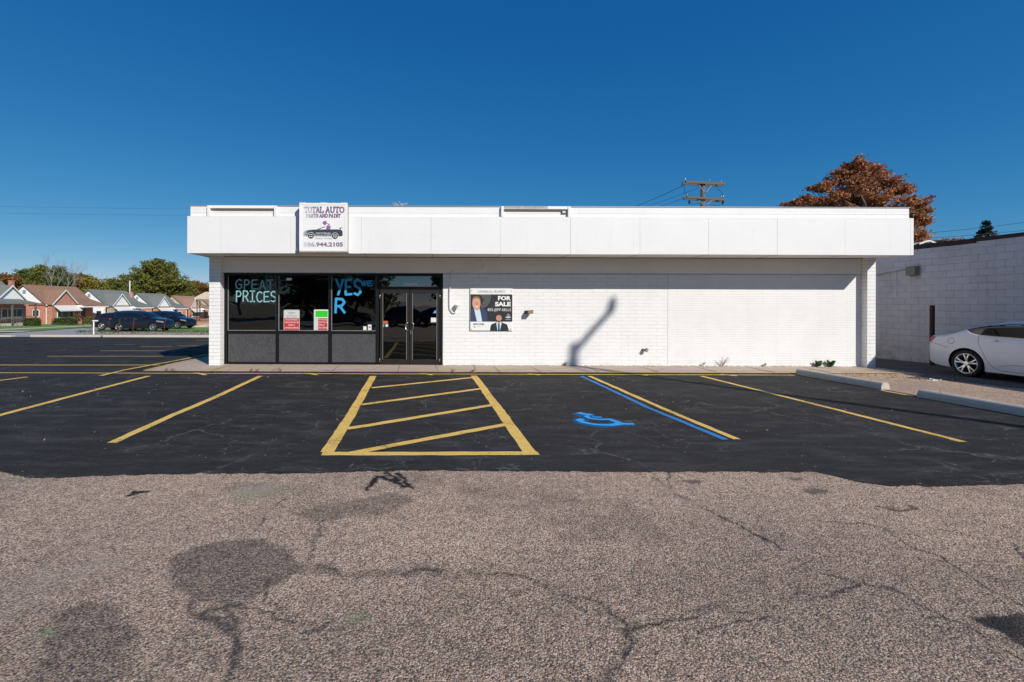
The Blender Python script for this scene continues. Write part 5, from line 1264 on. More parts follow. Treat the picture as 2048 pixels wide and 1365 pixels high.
def crown_pts(clumps, n, seed, twig=.35, sub=22):
    """clumps: (x, y, z, r, squash); leaves gather on small tufts spread through each clump"""
    rg = np.random.default_rng(seed); tot = sum(c[3]**2 for c in clumps); out = []
    for c in clumps:
        k = max(8, int(n*c[3]**2/tot)); m = max(3, int(sub*c[3]**1.3)); d = rg.normal(size=(m, 3)); d /= np.linalg.norm(d, axis=1)[:, None]
        rad = rg.random(m)**.45; tc = np.array(c[:3])+d*rad[:, None]*c[3]*np.array([1, 1, c[4]])
        w_ = rg.integers(0, m, k); out.append(tc[w_]+rg.normal(size=(k, 3))*twig*np.array([1, 1, .55]))
    return np.concatenate(out)
def tree(name, label, base, clumps, n, size, leaf, bark='bark', group=None, cat='tree', seed=1, tr=.22, twig=.3, fork=None, sub=22):
    root = thing(name, base, label, cat, group); b = Vector(base); zc = min(c[2]-c[3]*.5 for c in clumps)
    cx_ = sum(c[0]*c[3] for c in clumps)/sum(c[3] for c in clumps); cy_ = sum(c[1]*c[3] for c in clumps)/sum(c[3] for c in clumps); ztp = max(c[2] for c in clumps)
    f0 = Vector(fork) if fork else Vector((b.x+(cx_-b.x)*.3, b.y+(cy_-b.y)*.3, b.z+(zc-b.z)*.8 if zc > b.z+1 else b.z+1.2))
    top_ = Vector((cx_, cy_, ztp))
    mb = MB(); mb.tube([b-Vector((0, 0, .2)), b+(f0-b)*.5+Vector((tr*.3, 0, 0)), f0, f0+(top_-f0)*.5+Vector((.15, .1, 0)), top_], [tr*1.25, tr, tr*.85, tr*.5, tr*.12], 8)
    rg = random.Random(seed)
    for c in clumps:
        q = Vector(c[:3]); s0 = f0+(top_-f0)*rg.uniform(0, .55); mid = s0+(q-s0)*.5+Vector((rg.uniform(-.2, .2), rg.uniform(-.2, .2), -.1*c[3])); mb.tube([s0, mid, q], [tr*.42, tr*.25, tr*.06], 6)
        for k in range(4): e = q+Vector((rg.uniform(-1, 1), rg.uniform(-1, 1), rg.uniform(-.4, .8)*c[4]))*c[3]*.85; mb.tube([mid, mid+(e-mid)*.5, e], [tr*.14, tr*.08, .01], 4)
    mb.build('trunk', bark, root, smooth=True)
    leaf_mesh('crown', crown_pts(clumps, n, seed, twig, sub), size, leaf, root, seed)
    return root
TY = 34.0
def tc(px, py, r_px, dy=0, sq=.8, Y=TY): x, z = P(px, py, Y+dy); return (x, Y+dy, z, r_px*(Y+dy)/F, sq)
cl = [tc(1716, 328, 18, 0, .9), tc(1700, 340, 20, 1), tc(1738, 340, 20, -.6), tc(1680, 356, 22, .4), tc(1712, 366, 28, -1), tc(1752, 362, 24, .8), tc(1785, 366, 18, 0), tc(1650, 372, 18, 0, .6), tc(1630, 380, 14, .6, .5),
      tc(1668, 392, 24, -.8), tc(1712, 398, 28, 1.2), tc(1758, 396, 28, -.5), tc(1800, 384, 20, .6), tc(1620, 398, 18, -.4, .5), tc(1645, 410, 20, .5, .6), tc(1595, 406, 14, 0, .45), tc(1575, 410, 9, .4, .45), tc(1812, 378, 12, 0, .5),
      tc(1805, 412, 24, -.6), tc(1838, 408, 20, .4), tc(1842, 440, 22, 0, .9), tc(1815, 440, 24, 1), tc(1835, 470, 20, -.5, .9), tc(1810, 470, 24, .6), tc(1770, 430, 28, 0), tc(1720, 430, 28, .4), tc(1680, 425, 24, 0), tc(1852, 420, 10, 0, .5), tc(1790, 480, 26, 0)]
tree('maple_tree', 'big russet autumn tree rising behind the right end of the shop roof', (PX(1725, TY), TY, zt(0, TY)), cl, 25000, .105, 'leaf russet', seed=5, tr=.30, twig=.15, fork=(PX(1722, TY), TY, 4.5), sub=30)
cl = [tc(1880, 492, 16, 0, .6, 38), tc(1905, 487, 10, .5, .6, 38), tc(1862, 496, 14, 0, .6, 38), tc(1890, 505, 18, 0, .8, 38)]
tree('maple_tree', 'low reddish treetop showing just above the dark coping beside the big russet tree', (PX(1880, 38), 38, zt(0, 38)), cl, 2600, .11, 'leaf russet', seed=8, tr=.15, twig=.25)
# spruce
sp_ = thing('spruce_tree', (PX(1972, 45), 45, zt(0, 45)), 'small dark spruce tip above the neighbouring wall', 'tree')
sx, sztop = PX(1972, 45), PZ(1972, 443, 45); mb = MB(); mb.tube([(sx, 45, zt(0, 45)), (sx, 45, sztop)], [.2, .02], 8); mb.build('trunk', 'bark', sp_)
rg = np.random.default_rng(4); pts = []
for k in range(150):
    h = rg.random()**.8*5.6; rad = .18+h*.40*(.75+.4*rg.random()); an = rg.random()*6.28; m = 46; t_ = rg.random(m)
    pts.append(np.stack([sx+np.cos(an)*rad*t_, 45+np.sin(an)*rad*t_, sztop-h-.18*t_*rad+.10*t_**3*rad], 1)+rg.normal(size=(m, 3))*.055)
leaf_mesh('crown', np.concatenate(pts), .10, 'leaf spruce', sp_, 3)
# garage gable peeping over the wall
gy_ = 33.0; g = thing('garage', (PX(1850, gy_), gy_, zt(0, gy_)), 'white gable tip of a low garage between the fascia end and the red tree', 'building')
x0, x1 = PX(1800, gy_), PX(1898, gy_); xm = (x0+x1)/2; ze, za = PZ(1850, 499, gy_), PZ(1850, 484, gy_)
mb = MB(); mb.prism([(x0+.2, gy_, zt(0, gy_)), (x1-.2, gy_, zt(0, gy_)), (x1-.2, gy_, ze), (xm, gy_, za-.08), (x0+.2, gy_, ze)], [(x0+.2, gy_+7, zt(0, gy_)), (x1-.2, gy_+7, zt(0, gy_)), (x1-.2, gy_+7, ze), (xm, gy_+7, za-.08), (x0+.2, gy_+7, ze)]); mb.build('wall', 'white siding side', g)
mb = MB()
for q in (x0, x1): mb.prism([(q, gy_-.3, ze-.02), (xm, gy_-.3, za), (xm, gy_-.3, za+.08), (q, gy_-.3, ze+.06)], [(q, gy_+7.3, ze-.02), (xm, gy_+7.3, za), (xm, gy_+7.3, za+.08), (q, gy_+7.3, ze+.06)])
mb.build('roof', 'white paint', g)

# background trees on the left
def bt(px, Y, ytop, wpx, leaf, label, seed, n=8000, name='leafy_tree', rows=3, bark='bark'):
    rg = random.Random(seed); zb = zt(0, Y); h = PZ(px, ytop, Y)-zb; wd = wpx*1.25*Y/F/2; x = PX(px, Y); cl = []
    for k in range(24):
        u = rg.random()**.8; zc = zb+h*(.30+.62*u); rw = wd*(1.0-.55*max(0, u-.35)/.65); a = rg.uniform(0, 6.28); rr_ = rg.random()**.5*rw*.72
        cl.append((x+math.cos(a)*rr_, Y+math.sin(a)*rr_*.7, min(zc, zb+h-wd*.30), wd*rg.uniform(.24, .40), .85))
    cl.append((x, Y, zb+h-wd*.25, wd*.26, .9)); cl.append((x, Y, zb+h*.6, wd*.5, 1))
    return tree(name, label, (x, Y, zb), cl, n, .25, leaf, bark, 'trees behind the houses', seed=seed, tr=.3, twig=.42, sub=12)
for a in [(12, 120, 548, 70, 'leaf orange', 'orange and red tree at the far left edge above the grey roof', 11), (-25, 112, 560, 70, 'leaf orange', 'orange tree cut by the left edge of the photo', 22),
          (48, 126, 538, 55, 'leaf green', 'round green tree left of the bare tree above the brown roof', 12), (80, 118, 531, 62, 'leaf olive', 'taller green-gold tree beside the bare tree above the brown roof ridge', 13),
          (122, 124, 534, 62, 'leaf green', 'dark green tree right of the bare tree', 14), (152, 128, 548, 52, 'leaf orange', 'orange-tinged tree between the brown roof and the yellow trees', 15),
          (185, 122, 551, 62, 'leaf gold', 'low yellow-green tree above the first grey roof', 16), (222, 132, 556, 60, 'leaf olive', 'low olive tree left of the great green tree', 17),
          (248, 140, 560, 50, 'leaf green', 'small green tree behind the little chimney', 18),
          (398, 150, 561, 60, 'leaf orange', 'rusty orange tree close to the left edge of the shop', 19), (440, 150, 566, 60, 'leaf olive', 'olive tree just hidden by the shop corner', 20)]:
    bt(*a)
rg = random.Random(31); Y = 120; cl = []
for px, py, r in ((310, 536, 22), (285, 548, 22), (335, 545, 22), (262, 562, 20), (355, 562, 20), (300, 565, 26), (330, 572, 26), (372, 575, 18), (275, 585, 24), (345, 590, 24), (310, 595, 28), (318, 528, 10), (296, 531, 10), (380, 590, 14), (340, 535, 10)):
    cl.append(tc(px, py, r*1.0, rg.uniform(-2, 2), .85, Y))
tree('leafy_tree', 'great rounded green tree, tallest behind the small houses', (PX(315, Y), Y, zt(0, Y)), cl, 24000, .26, 'leaf olive', group='trees behind the houses', seed=33, tr=.45, twig=.5, sub=11)
# bare tree
def bare(px, Y, ytop, label, seed):
    rg = random.Random(seed); x = PX(px, Y); zb = zt(0, Y); h = PZ(px, ytop, Y)-zb; r = thing('bare_tree', (x, Y, zb), label, 'tree', 'bare trees'); mb = MB()
    def br(p, d, l, rad, dep):
        e = p+d*l; mb.tube([p, p+d*l*.5+Vector((rg.uniform(-.1, .1), 0, 0))*l*.3, e], [rad, rad*.75, rad*.5], 5)
        if dep: 
            for k in range(3 if dep > 1 else 4):
                nd = (d+Vector((rg.uniform(-.65, .65), rg.uniform(-.65, .65), rg.uniform(-.05, .45)))).normalized(); br(p+d*l*rg.uniform(.55, 1), nd, l*rg.uniform(.55, .8), rad*.5, dep-1)
    br(Vector((x, Y, zb)), Vector((0, 0, 1)), h*.42, .22, 5); mb.build('branches', 'pale bark', r)
bare(104, 114, 518, 'bare grey tree sticking up above the brown roof', 3); bare(132, 117, 524, 'second bare tree, slightly lower and to the right', 6)

# ================================================================ HOUSES (left)
HX = -49.5
def house(Yc, front, side, gside, gfront, roof, label, chimney=False, awning=True, bo=.1, porch=True, name='brick_house', roofz=(1.75, 4.05)):
    zb = zt(0, Yc+4)-.0; dz = zb-zt(0, 65.6); ze, zr = roofz[0]+dz, roofz[1]+dz
    xb, xm = HX-5.4, HX-2.7; y0, y1 = Yc, Yc+9.0
    r = thing(name, (HX-2.7, Yc+4.5, zb), label, 'house', 'small houses across the street')
    mb = MB(); mb.box(HX-.25, HX, y0, y1, zb-.5, ze); mb.build('wall', front, r)
    mb = MB(); mb.box(xb, xb+.25, y0, y1, zb-.5, ze); mb.build('wall', front, r)
    mb = MB(); mb.box(xb+.25, HX-.25, y0+.01, y0+.25, zb-.5, ze); mb.build('wall', side, r)
    mb = MB(); mb.box(xb+.25, HX-.25, y1-.25, y1-.01, zb-.5, ze); mb.build('wall', side, r)
    for yy in (y0+.005, y1-.2):
        mb = MB(); mb.prism([(xb, yy, ze), (HX, yy, ze), (xm, yy, zr-.08)], [(xb, yy+.19, ze), (HX, yy+.19, ze), (xm, yy+.19, zr-.08)]); mb.build('gable', gside, r)
    sl = (zr-ze)/2.7
    mb = MB(); t_ = .12
    for s_ in (1, -1):
        xe = xm+s_*3.05; z_e = zr-sl*3.05
        mb.prism([(xm, y0-.25, zr), (xe, y0-.25, z_e), (xe, y0-.25, z_e+t_), (xm, y0-.25, zr+t_)], [(xm, y1+.25, zr), (xe, y1+.25, z_e), (xe, y1+.25, z_e+t_), (xm, y1+.25, zr+t_)])
    rf = mb.build('roof', roof, r)
    mb = MB(); mb.box(HX+.30, HX+.42, y0-.25, y1+.25, ze-.36, ze-.2); mb.build('gutter', 'white paint', r)
    mb = MB(); mb.tube([(HX+.36, y0+.12, ze-.3), (HX+.1, y0+.12, ze-.5), (HX+.1, y0+.12, zb)], .055, 6); mb.build('downpipe', 'white paint', r)
    # front bay with its own gable
    a, b = y0+bo, y0+bo+4.2; bx_ = HX+.9; zbe = ze-.05; zbr = zbe+1.75; ym = (a+b)/2
    mb = MB(); mb.box(HX+.001, bx_, a, b, zb-.5, zbe); mb.build('front_bay', front, r)
    mb = MB(); mb.prism([(bx_-.02, a, zbe), (bx_-.02, b, zbe), (bx_-.02, ym, zbr-.08)], [(bx_-.2, a, zbe), (bx_-.2, b, zbe), (bx_-.2, ym, zbr-.08)]); mb.build('gable', gfront, r)
    mb = MB(); mb2 = MB()
    for s_ in (-1, 1):
        e = ym+s_*2.35; zz = zbr-(zbr-zbe)/2.1*2.35
        mb.prism([(HX-2.0, ym, zbr), (HX-2.0, e, zz), (HX-2.0, e, zz+.10), (HX-2.0, ym, zbr+.10)], [(bx_+.2, ym, zbr), (bx_+.2, e, zz), (bx_+.2, e, zz+.10), (bx_+.2, ym, zbr+.10)])
        mb2.prism([(bx_+.201, ym, zbr-.06), (bx_+.201, e, zz-.06), (bx_+.201, e, zz+.10), (bx_+.201, ym, zbr+.10)], [(bx_+.25, ym, zbr-.06), (bx_+.25, e, zz-.06), (bx_+.25, e, zz+.10), (bx_+.25, ym, zbr+.10)])
    mb.build('bay_roof', roof, r); mb2.build('bargeboard', 'white paint', r)
    # bay window
    wz0, wz1 = zb+.85, zb+1.95; wa, wb = a+.8, b-.55
    mb = MB(); mb.box(bx_+.001, bx_+.06, wa, wb, wz0, wz1); wi = mb.build('window', 'white paint', r)
    mb = MB(); n = 3
    for k in range(n):
        p0 = wa+.08+(wb-wa-.08)*([0, .28, .72][k]); p1 = wa+(wb-wa-.0)*([.26, .70, .98][k]); mb.box(bx_+.061, bx_+.075, p0, p1, wz0+.12, wz1-.08)
    mb.build('pane', 'window dark', wi)
    mb = MB(); mb.box(bx_+.001, bx_+.12, wa-.1, wb+.1, wz0-.1, wz0-.001); mb.build('sill', 'white paint', wi)
    if awning:
        mb = MB(); mb.prism([(bx_+.03, a+.15, wz1+.62), (bx_+.95, a+.15, wz1-.02), (bx_+.95, a+.15, wz1-.16), (bx_+.9, a+.15, wz1-.16), (bx_+.9, a+.15, wz1-.06), (bx_+.03, a+.15, wz1+.55)],
                            [(bx_+.03, b-.05, wz1+.62), (bx_+.95, b-.05, wz1-.02), (bx_+.95, b-.05, wz1-.16), (bx_+.9, b-.05, wz1-.16), (bx_+.9, b-.05, wz1-.06), (bx_+.03, b-.05, wz1+.55)]); mb.build('awning', 'awning white', r)
    # porch at the far end
    if porch:
        pa, pb = b+.05, y1+.5; px0 = HX+2.0
        mb = MB(); mb.prism([(HX-.6, pa, ze+.45), (px0, pa, ze-.42), (px0, pa, ze-.32), (HX-.6, pa, ze+.56)], [(HX-.6, pb, ze+.45), (px0, pb, ze-.42), (px0, pb, ze-.32), (HX-.6, pb, ze+.56)]); mb.build('porch_roof', roof, r)
        mb = MB(); mb.box(px0-.12, px0-.02, pa, pb, ze-.62, ze-.43); mb.box(HX+.05, px0-.12, pa, pa+.08, ze-.62, ze-.3); mb.build('porch_beam', 'white paint', r)
        for yy in (pa+.25, pb-.3):
            mb = MB(); mb.box(px0-.16, px0-.04, yy, yy+.12, zb+.3, ze-.62); mb.build('porch_post', 'dark metal', r)
        mb = MB(); mb.box(HX+.01, px0, pa, pb, zb-.2, zb+.3); mb.box(px0, px0+.35, pa+.6, pa+1.8, zb-.2, zb+.15); mb.build('porch_floor', front, r)
        dmb = MB(); dmb.box(HX+.001, HX+.07, pa+.6, pa+1.55, zb+.3, ze-.35); d = dmb.build('door', 'door bronze', r)
        mb = MB(); mb.box(HX+.071, HX+.085, pa+.75, pa+1.4, zb+1.1, ze-.5); mb.build('pane', 'window dark', d)
        mb = MB(); mb.box(HX+.001, HX+.05, pa+2.0, pa+3.0, zb+1.1, zb+2.1); w2 = mb.build('window', 'white paint', r)
        mb = MB(); mb.box(HX+.051, HX+.062, pa+2.08, pa+2.92, zb+1.18, zb+2.02); mb.build('pane', 'window dark', w2)
    # side window and gable vent
    mb = MB(); mb.box(HX-1.6, HX-.7, y0-.04, y0+.009, zb+1.1, zb+2.0); w3 = mb.build('window', 'white paint', r)
    mb = MB(); mb.box(HX-1.52, HX-.78, y0-.052, y0-.041, zb+1.18, zb+1.92); mb.build('pane', 'window dark', w3)
    mb = MB(); mb.box(xm-.2, xm+.2, y0-.03, y0+.004, zr-1.1, zr-.6); mb.build('gable_vent', 'grey metal', r)
    if chimney:
        mb = MB(); mb.box(xm+1.2, xm+1.6, y1-.7, y1-.3, ze, zr-.15); mb.box(xm+1.15, xm+1.65, y1-.75, y1-.25, zr-.15, zr-.05); mb.build('chimney', 'red brick front', rf)
    return r, zb
RB, RS = 'red brick front', 'red brick side'
h1 = house(49.0, RB, RS, 'white siding side', 'white siding', 'asphalt shingle grey', 'house at the far left with white front gable and wide grey porch roof', awning=False, name='grey_roofed_house', bo=4.4, porch=False)
h2 = house(61.6, RB, RS, 'white siding side', RB, 'asphalt shingle brown', 'red brick house with brown roof, brick front gable and white awning')
h3 = house(73.6, 'buff stone', 'white siding side', 'white siding side', 'white siding', 'asphalt shingle grey', chimney=True, label='first grey-roofed house right of the brown one, white gables over buff stone', awning=True, name='stone_house')
h4 = house(86.0, RB, RS, 'white siding side', 'white siding', 'asphalt shingle grey', 'second grey-roofed house, white gables over red brick, behind the black SUV', name='brick_house')
h5 = house(98.2, RB, RS, 'tan siding side', 'tan siding', 'asphalt shingle tan', 'tan-gabled brick house, farthest right of the row')
h6 = house(110.4, RB, RS, 'tan siding side', 'tan siding', 'asphalt shingle tan', 'tan-gabled house mostly behind the iron porch', name='brick_house')
# first house: chimney and wide porch with rails
r1, zb1 = h1
mb = MB(); x_, z_ = P(24, 562, 57.6); mb.box(x_-.20, x_+.20, 57.3, 57.7, 1, z_-.05); mb.box(x_-.24, x_+.24, 57.26, 57.74, z_-.05, z_+.03); mb.build('chimney', RB, r1)
mb = MB(); zp = zb1
mb.prism([(HX+.0, 46.4, 1.9), (HX+3.3, 46.4, 1.62), (HX+3.3, 46.4, 1.74), (HX+.0, 46.4, 2.4)], [(HX+.0, 56.6, 1.9), (HX+3.3, 56.6, 1.62), (HX+3.3, 56.6, 1.74), (HX+.0, 56.6, 2.4)]); mb.build('porch_roof', 'asphalt shingle grey', r1)
for yy in (46.8, 50.0, 53.0, 56.2):
    mb = MB(); mb.box(HX+3.1, HX+3.25, yy, yy+.15, zp, 1.62); mb.build('porch_post', 'grey wood', r1)
mb = MB(); mb.box(HX+.95, HX+3.25, 46.6, 56.4, zp-.2, zp+.25); mb.build('porch_floor', 'kerb concrete', r1)
mb = MB()
for y0, y1 in ((47, 49.8), (53.2, 56.2)):
    mb.tube([(HX+3.17, y0, zp+1.05), (HX+3.17, y1, zp+1.05)], .03, 5)
    for k in range(int((y1-y0)/.22)): mb.tube([(HX+3.17, y0+.22*k, zp+.25), (HX+3.17, y0+.22*k, zp+1.05)], .018, 4)
for yy in (50.4, 52.6):
    mb.tube([(HX+3.17, yy, zp+1.05), (HX+5.0, yy, zp+.75)], .035, 5)
    for k in range(6): mb.tube([(HX+3.5+.26*k, yy, zp), (HX+3.5+.26*k, yy, zp+1.03-.05*k)], .02, 4)
mb.build('railing', 'grey wood', r1)
# iron porch near the shop corner
Y = 52.0; ip = thing('porch_house', (PX(415, Y)+3, Y+2, zt(0, Y)), 'tan porch canopy with iron railings, cut off by the left shop pier', 'house', 'small houses across the street')
zb = zt(0, Y); x0, z0 = P(390, 598, Y)
mb = MB(); mb.prism([(x0, Y-.2, z0-.05), (x0+6, Y-.2, z0-.05), (x0+6, Y-.2, z0+.75), (x0+1.2, Y-.2, z0+.75), (x0, Y-.2, z0+.12)], [(x0, Y+3, z0-.05), (x0+6, Y+3, z0-.05), (x0+6, Y+3, z0+.75), (x0+1.2, Y+3, z0+.75), (x0, Y+3, z0+.12)]); mb.build('porch_canopy', 'tan siding side', ip)
mb = MB()
for px in (394, 400): x_ = PX(px, Y); mb.tube([(x_, Y, zb), (x_, Y, z0)], .045, 6)
for k in range(12): x_ = PX(394, Y); mb.tube([(x_, Y, zb+.5+k*.22), (PX(400, Y), Y, zb+.6+k*.22)], .018, 4)
mb.build('iron_post', 'rust metal', ip)
mb = MB(); xa_, xb_ = PX(391, Y), PX(418, Y); mb.tube([(xa_-.5, Y-.5, zb+1.1), (xa_, Y-.3, zb+1.5), (xb_, Y-.3, zb+1.7)], .03, 5)
for k in range(14): x_ = xa_-.4+k*.15; mb.tube([(x_, Y-.3, zb+.5), (x_, Y-.3, zb+1.5)], .018, 4)
mb.build('railing', 'wire black', ip)
mb = MB(); mb.box(PX(392, Y), PX(440, Y), Y-.3, Y+2.5, zb-.3, zb+.62); mb.build('porch_base', RS, ip)
mb = MB(); mb.prism([(PX(390, Y), Y-1.0, zb), (PX(420, Y), Y-1.0, zb), (PX(420, Y), Y-1.0, zb+.35)], [(PX(390, Y), Y-.32, zb), (PX(420, Y), Y-.32, zb), (PX(420, Y), Y-.32, zb+.35)]); mb.build('ramp', 'kerb concrete', ip)
mb = MB(); mb.box(PX(408, Y), PX(460, Y), Y+2.6, Y+8, zb, z0); mb.build('wall', RS, ip)
# hedges and shrubs
def hedge(px0, px1, py0, py1, Y, label, name='hedge', leaf='leaf hedge', n=2600):
    x0, x1 = PX(px0, Y), PX(px1, Y); z0 = zt(0, Y); z1 = PZ((px0+px1)/2, py0, Y); rg = np.random.default_rng(int(px0*7+Y)); r = thing(name, ((x0+x1)/2, Y, z0), label, 'hedge' if name == 'hedge' else 'shrub')
    pts = rg.random((n, 3))*np.array([x1-x0, 1.1, z1-z0])+np.array([x0, Y-.5, z0]); s_ = pts-np.array([(x0+x1)/2, Y, z0]); keep = ((np.abs(s_[:, 0])/((x1-x0)/2))**4+(np.abs(s_[:, 2])/(z1-z0))**4) < 1.0+rg.random(n)*.25
    leaf_mesh('foliage', pts[keep], .09, leaf, r, 2)
    mb = MB(); mb.box(x0+.15, x1-.15, Y-.3, Y+.4, z0-.05, z0+(z1-z0)*.6); mb.build('branches', 'bark', r)
hedge(52, 75, 637, 647, 52.5, 'dark round shrub below the grey porch steps', 'shrub'); hedge(108, 153, 636, 647, 58.5, 'long clipped hedge under the brick house window')
hedge(168, 206, 634, 646, 63, 'brown-green shrubs in front of the brick house porch', 'shrub', 'leaf olive'); hedge(206, 236, 630, 640, 66, 'green hedge above the dark car, left of the white car')
hedge(308, 352, 624, 640, 66, 'green hedge behind the dark SUV at the right'); hedge(354, 372, 634, 641, 60, 'small green shrub left of the iron porch', 'shrub')
tree('bare_shrub', 'thin reddish leafless shrub beside the white awning window', (PX(155, 58), 58, zt(0, 58)), [(PX(153, 58), 58, -.05, .55, .8), (PX(158, 58), 58, .3, .45, .8)], 240, .06, 'leaf orange', cat='shrub', seed=71, tr=.05, twig=.2)
# lamp post in a front yard
Y = 57; r = thing('yard_lamp', (PX(165.5, Y), Y, zt(0, Y)), 'slim black lamp post on the lawn in front of the brick house', 'lamp'); x_ = PX(165.5, Y)
mb = MB(); mb.tube([(x_, Y, zt(0, Y)), (x_, Y, .2)], .04, 8); mb.build('post', 'dark metal', r)
mb = MB(); mb.lathe((x_, Y, .2), (0, 0, 1), [(.05, 0), (.13, .05), (.17, .35), (.19, .37), (.0, .55)], 8); mb.build('lantern', 'dark metal', r)
# satellite vent on roof
Y = 90; r = thing('roof_mast', (PX(259.5, Y), Y, 2), 'thin white service mast rising beside the small chimney', 'mast'); mb = MB(); mb.tube([(PX(259.5, Y), Y, -1.6), (PX(259.5, Y), Y, PZ(259, 562, Y))], .10, 6); mb.build('mast', 'white paint', r)
# posts on the verge
def post(px, y0, y1, Y, lean, rad, mat, label, name='post', cap=False):
    zb = zt(0, Y); x_ = PX(px, Y); z1 = PZ(px, y0, Y); r = thing(name, (x_, Y, zb), label, 'post', 'posts on the verge'); mb = MB(); mb.tube([(x_, Y, zb-.1), (x_+lean, Y, z1)], rad, 8); mb.build('shaft', mat, r)
    mb = MB(); mb.lathe((x_+lean, Y, z1), (0, 0, 1), [(rad*1.3, -.03), (rad*1.3, .02), (0, .03)], 8) if not cap else mb.box(x_+lean-.05, x_+lean+.28, Y-.05, Y+.05, z1-.02, z1+.06); mb.build('cap', mat, r)
post(187.5, 642.5, 670, 32, 0, .045, 'white paint', 'white marker post at the end of the verge', cap=True)
post(231.5, 639, 668, 35, .32, .05, 'rust metal', 'leaning rusty stake in front of the dark maroon car'); post(265, 637, 667, 35, .14, .045, 'rust metal', 'slightly leaning rusty stake in front of the SUV rear wheel')
post(328, 640, 665, 36, .1, .035, 'rust metal', 'thin rusty stake in front of the SUV headlight')
# grass on the verge
rg = np.random.default_rng(12); n = 1900; px = rg.uniform(150, 418, n); Yv = rg.uniform(29.6, 39.5, n); xg = PX(px, Yv); zg = -.022*(Yv-13.7)+.05
keep = (Yv > 35.0+rg.normal(size=n)*2)
o = leaf_mesh('verge_grass', np.stack([xg, Yv, zg], 1)[keep], .06, 'leaf hedge', None, 8); struct(o, 'stuff', 'rough grass growing along the verge in front of the parked cars')

# ================================================================ WEEDS AND LITTER
def weed(x, y, h, nst, leaf, label, seed, lsize=.04, lv=9, spread=.5, name='weed'):
    rg = random.Random(seed); zb = .03; r = thing(name, (x, y, zb), label, 'weed', 'weeds at the foot of the wall'); mb = MB(); pts = []
    for k in range(nst):
        a = rg.uniform(0, 6.28); e = Vector((x+math.cos(a)*spread*h*rg.uniform(.2, 1), y-abs(math.sin(a))*spread*h*.5, zb+h*rg.uniform(.5, 1))); b = Vector((x, y, zb)); m_ = b+(e-b)*.5+Vector((0, 0, h*.1)); mb.tube([b, m_, e], [.0035, .003, .002] if leaf == 'weed dry' else [.006, .005, .003], 4)
        for j in range(lv): t_ = rg.uniform(.25, 1); q = b+(m_-b)*t_*2 if t_ < .5 else m_+(e-m_)*(t_-.5)*2; pts.append(q+Vector((rg.uniform(-1, 1), rg.uniform(-1, 1), rg.uniform(-1, 1)))*.025)
    mb.build('stems', 'weed dry' if leaf == 'weed dry' else leaf, r); leaf_mesh('leaves', np.array([tuple(q) for q in pts]), lsize, leaf, r, seed)
wall_y = WY-.05
weed(PX(1445, wall_y), wall_y, .30, 15, 'weed dry', 'spindly dry pinkish weed at the wall foot', 1, .008, 4, 1.0); weed(PX(1636, wall_y), wall_y, .17, 14, 'leaf weed', 'fresh green leafy weed, left of the pair near the right pier', 2, .038, 12, .8)
weed(PX(1662, wall_y), wall_y, .18, 16, 'leaf weed', 'fresh green leafy weed, right of the pair near the right pier', 3, .040, 14, .6); weed(PX(1405, wall_y), wall_y, .16, 8, 'weed dry', 'short dry weed just left of the spindly one', 4, .012, 4, .7)
weed(PX(1131, wall_y), wall_y, .12, 9, 'weed dry', 'dark dry tuft at the wall foot under the lamp shadow', 5, .02, 5, .6); weed(PX(1530, wall_y), wall_y, .10, 7, 'weed dry', 'tiny dry tuft between the spindly and the green weeds', 6, .02, 4, .6)
for i, px in enumerate((503, 516, 562, 336, 347, 905, 945)): 
    x_ = PX(px, 12.15); weed(x_, 12.13, .09, 9, 'weed dry', 'small dry tuft growing in the kerb crack', 20+i, .014, 5, .9, name='kerb_weed')
# dirt and leaves along edges
rg = np.random.default_rng(5); n = 1400
x_ = np.concatenate([rg.uniform(.7, 12.4, n//2), rg.normal(2.0, .7, n//6), rg.uniform(6, 12.6, n//3)]); y_ = np.concatenate([WY-.02-np.abs(rg.normal(0, .03, n//2)), 12.09-np.abs(rg.normal(0, .03, n//6)), 12.10-np.abs(rg.normal(0, .05, n//3))])
z_ = np.where(y_ > 12.3, .045, .016)
o = leaf_mesh('leaf_litter', np.stack([x_, y_, z_], 1), .014, 'weed dry', None, 9); struct(o, 'stuff', 'dead leaves and dirt gathered along the wall foot and kerb')
rg = np.random.default_rng(15); n = 220; x_ = rg.uniform(9.9, 13.5, n); y_ = 12.0-(x_-9.9)*.25+rg.normal(0, .25, n); o = leaf_mesh('leaf_litter', np.stack([x_, y_, x_*0+.012], 1), .018, 'weed dry', None, 19); struct(o, 'stuff', 'dry grass and leaves on the gravelly strip by the drive')
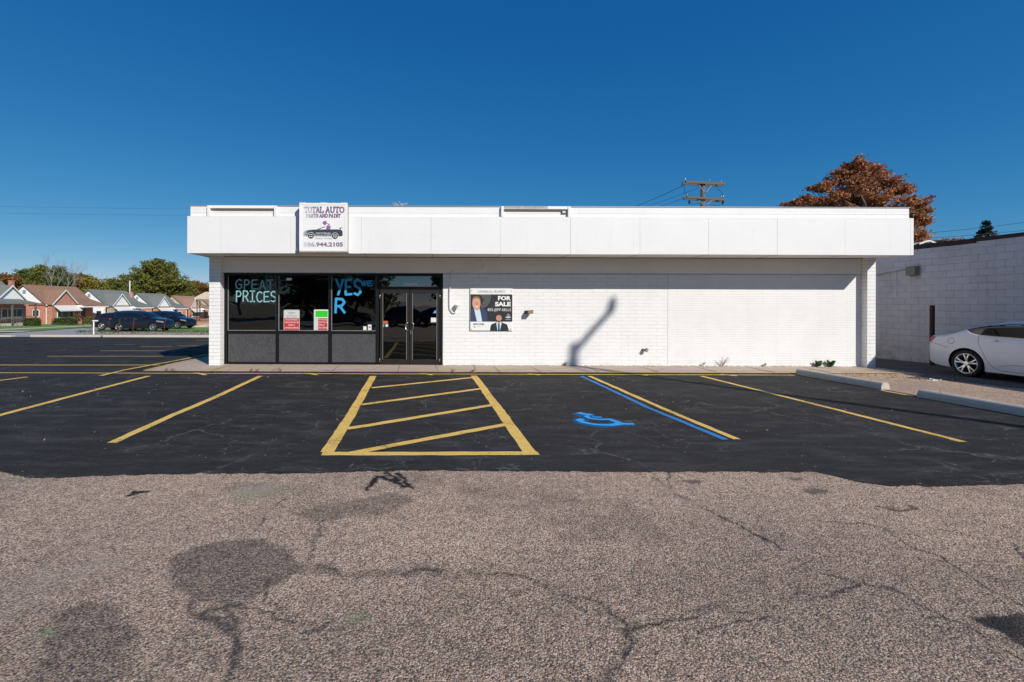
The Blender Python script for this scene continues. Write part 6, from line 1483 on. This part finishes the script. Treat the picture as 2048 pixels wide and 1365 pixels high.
# scattered fallen leaves and scraps on the lot
rg = np.random.default_rng(25); n = 150; x_ = rg.uniform(-12, 9.5, n); y_ = rg.uniform(5.3, 11.8, n); o = leaf_mesh('fallen_leaves', np.stack([x_, y_, x_*0+.014], 1), .016, 'weed dry', None, 29); struct(o, 'stuff', 'few fallen leaves scattered over the black asphalt')
gx, gy2 = G(1869, 765); r = thing('paper_scrap', (gx, gy2, 0), 'crumpled white paper scrap on the gravelly strip by the drive', 'litter')
mb = MB(); rg = random.Random(2)
for k in range(9):
    c = Vector((gx+rg.uniform(-.1, .1), gy2+rg.uniform(-.05, .05), .03+rg.uniform(0, .04))); mb.face([tuple(c+Vector((rg.uniform(-.06, .06), rg.uniform(-.05, .05), rg.uniform(-.025, .035)))) for _ in range(4)])
mb.build('crumpled_sheet', 'paper white', r)

# ================================================================ ACROSS THE ROAD BEHIND THE CAMERA (seen in the shop glass)
def far_tree(x, y, h, wd, leaf, seed, label):
    rg = random.Random(seed); cl = [(x+rg.uniform(-wd, wd)*.7, y+rg.uniform(-wd, wd)*.5, h*rg.uniform(.18, .9), wd*rg.uniform(.35, .55), .8) for _ in range(20)]
    tree('roadside_tree', label, (x, y, 0), cl, 6000, .26, leaf, seed=seed, tr=.25, twig=.45, group='trees across the road', sub=10)
for i, (x, y, h, wd, lf) in enumerate([(-15, -34, 9, 5, 'leaf green'), (-9, -36, 10.5, 5, 'leaf olive'), (4.6, -33, 8, 3.0, 'leaf green'), (11, -34, 12, 5.5, 'leaf green'), (19, -36, 9, 5, 'leaf olive'), (-25, -38, 11, 6, 'leaf green')]):
    far_tree(x, y, h, wd, lf, 50+i, ['green tree', 'taller olive tree', 'small green tree', 'dark tall tree', 'olive tree', 'wide green tree'][i]+' across the road behind the camera, position %s from the left' % ['second', 'third', 'fourth', 'fifth', 'sixth', 'first'][i])
for i, (x, y, rz) in enumerate([(-9, -12, 0), (-3.2, -12.4, 0), (3.4, -12, 3.14)]):
    c = copy_tree(suv if i != 1 else est); tag(c, ['dark SUV parked behind the camera at the left', 'dark maroon car parked behind the camera in the middle', 'dark SUV parked behind the camera at the right'][i], 'car', 'cars parked behind the camera'); place(c, (x, y, 0), rz)
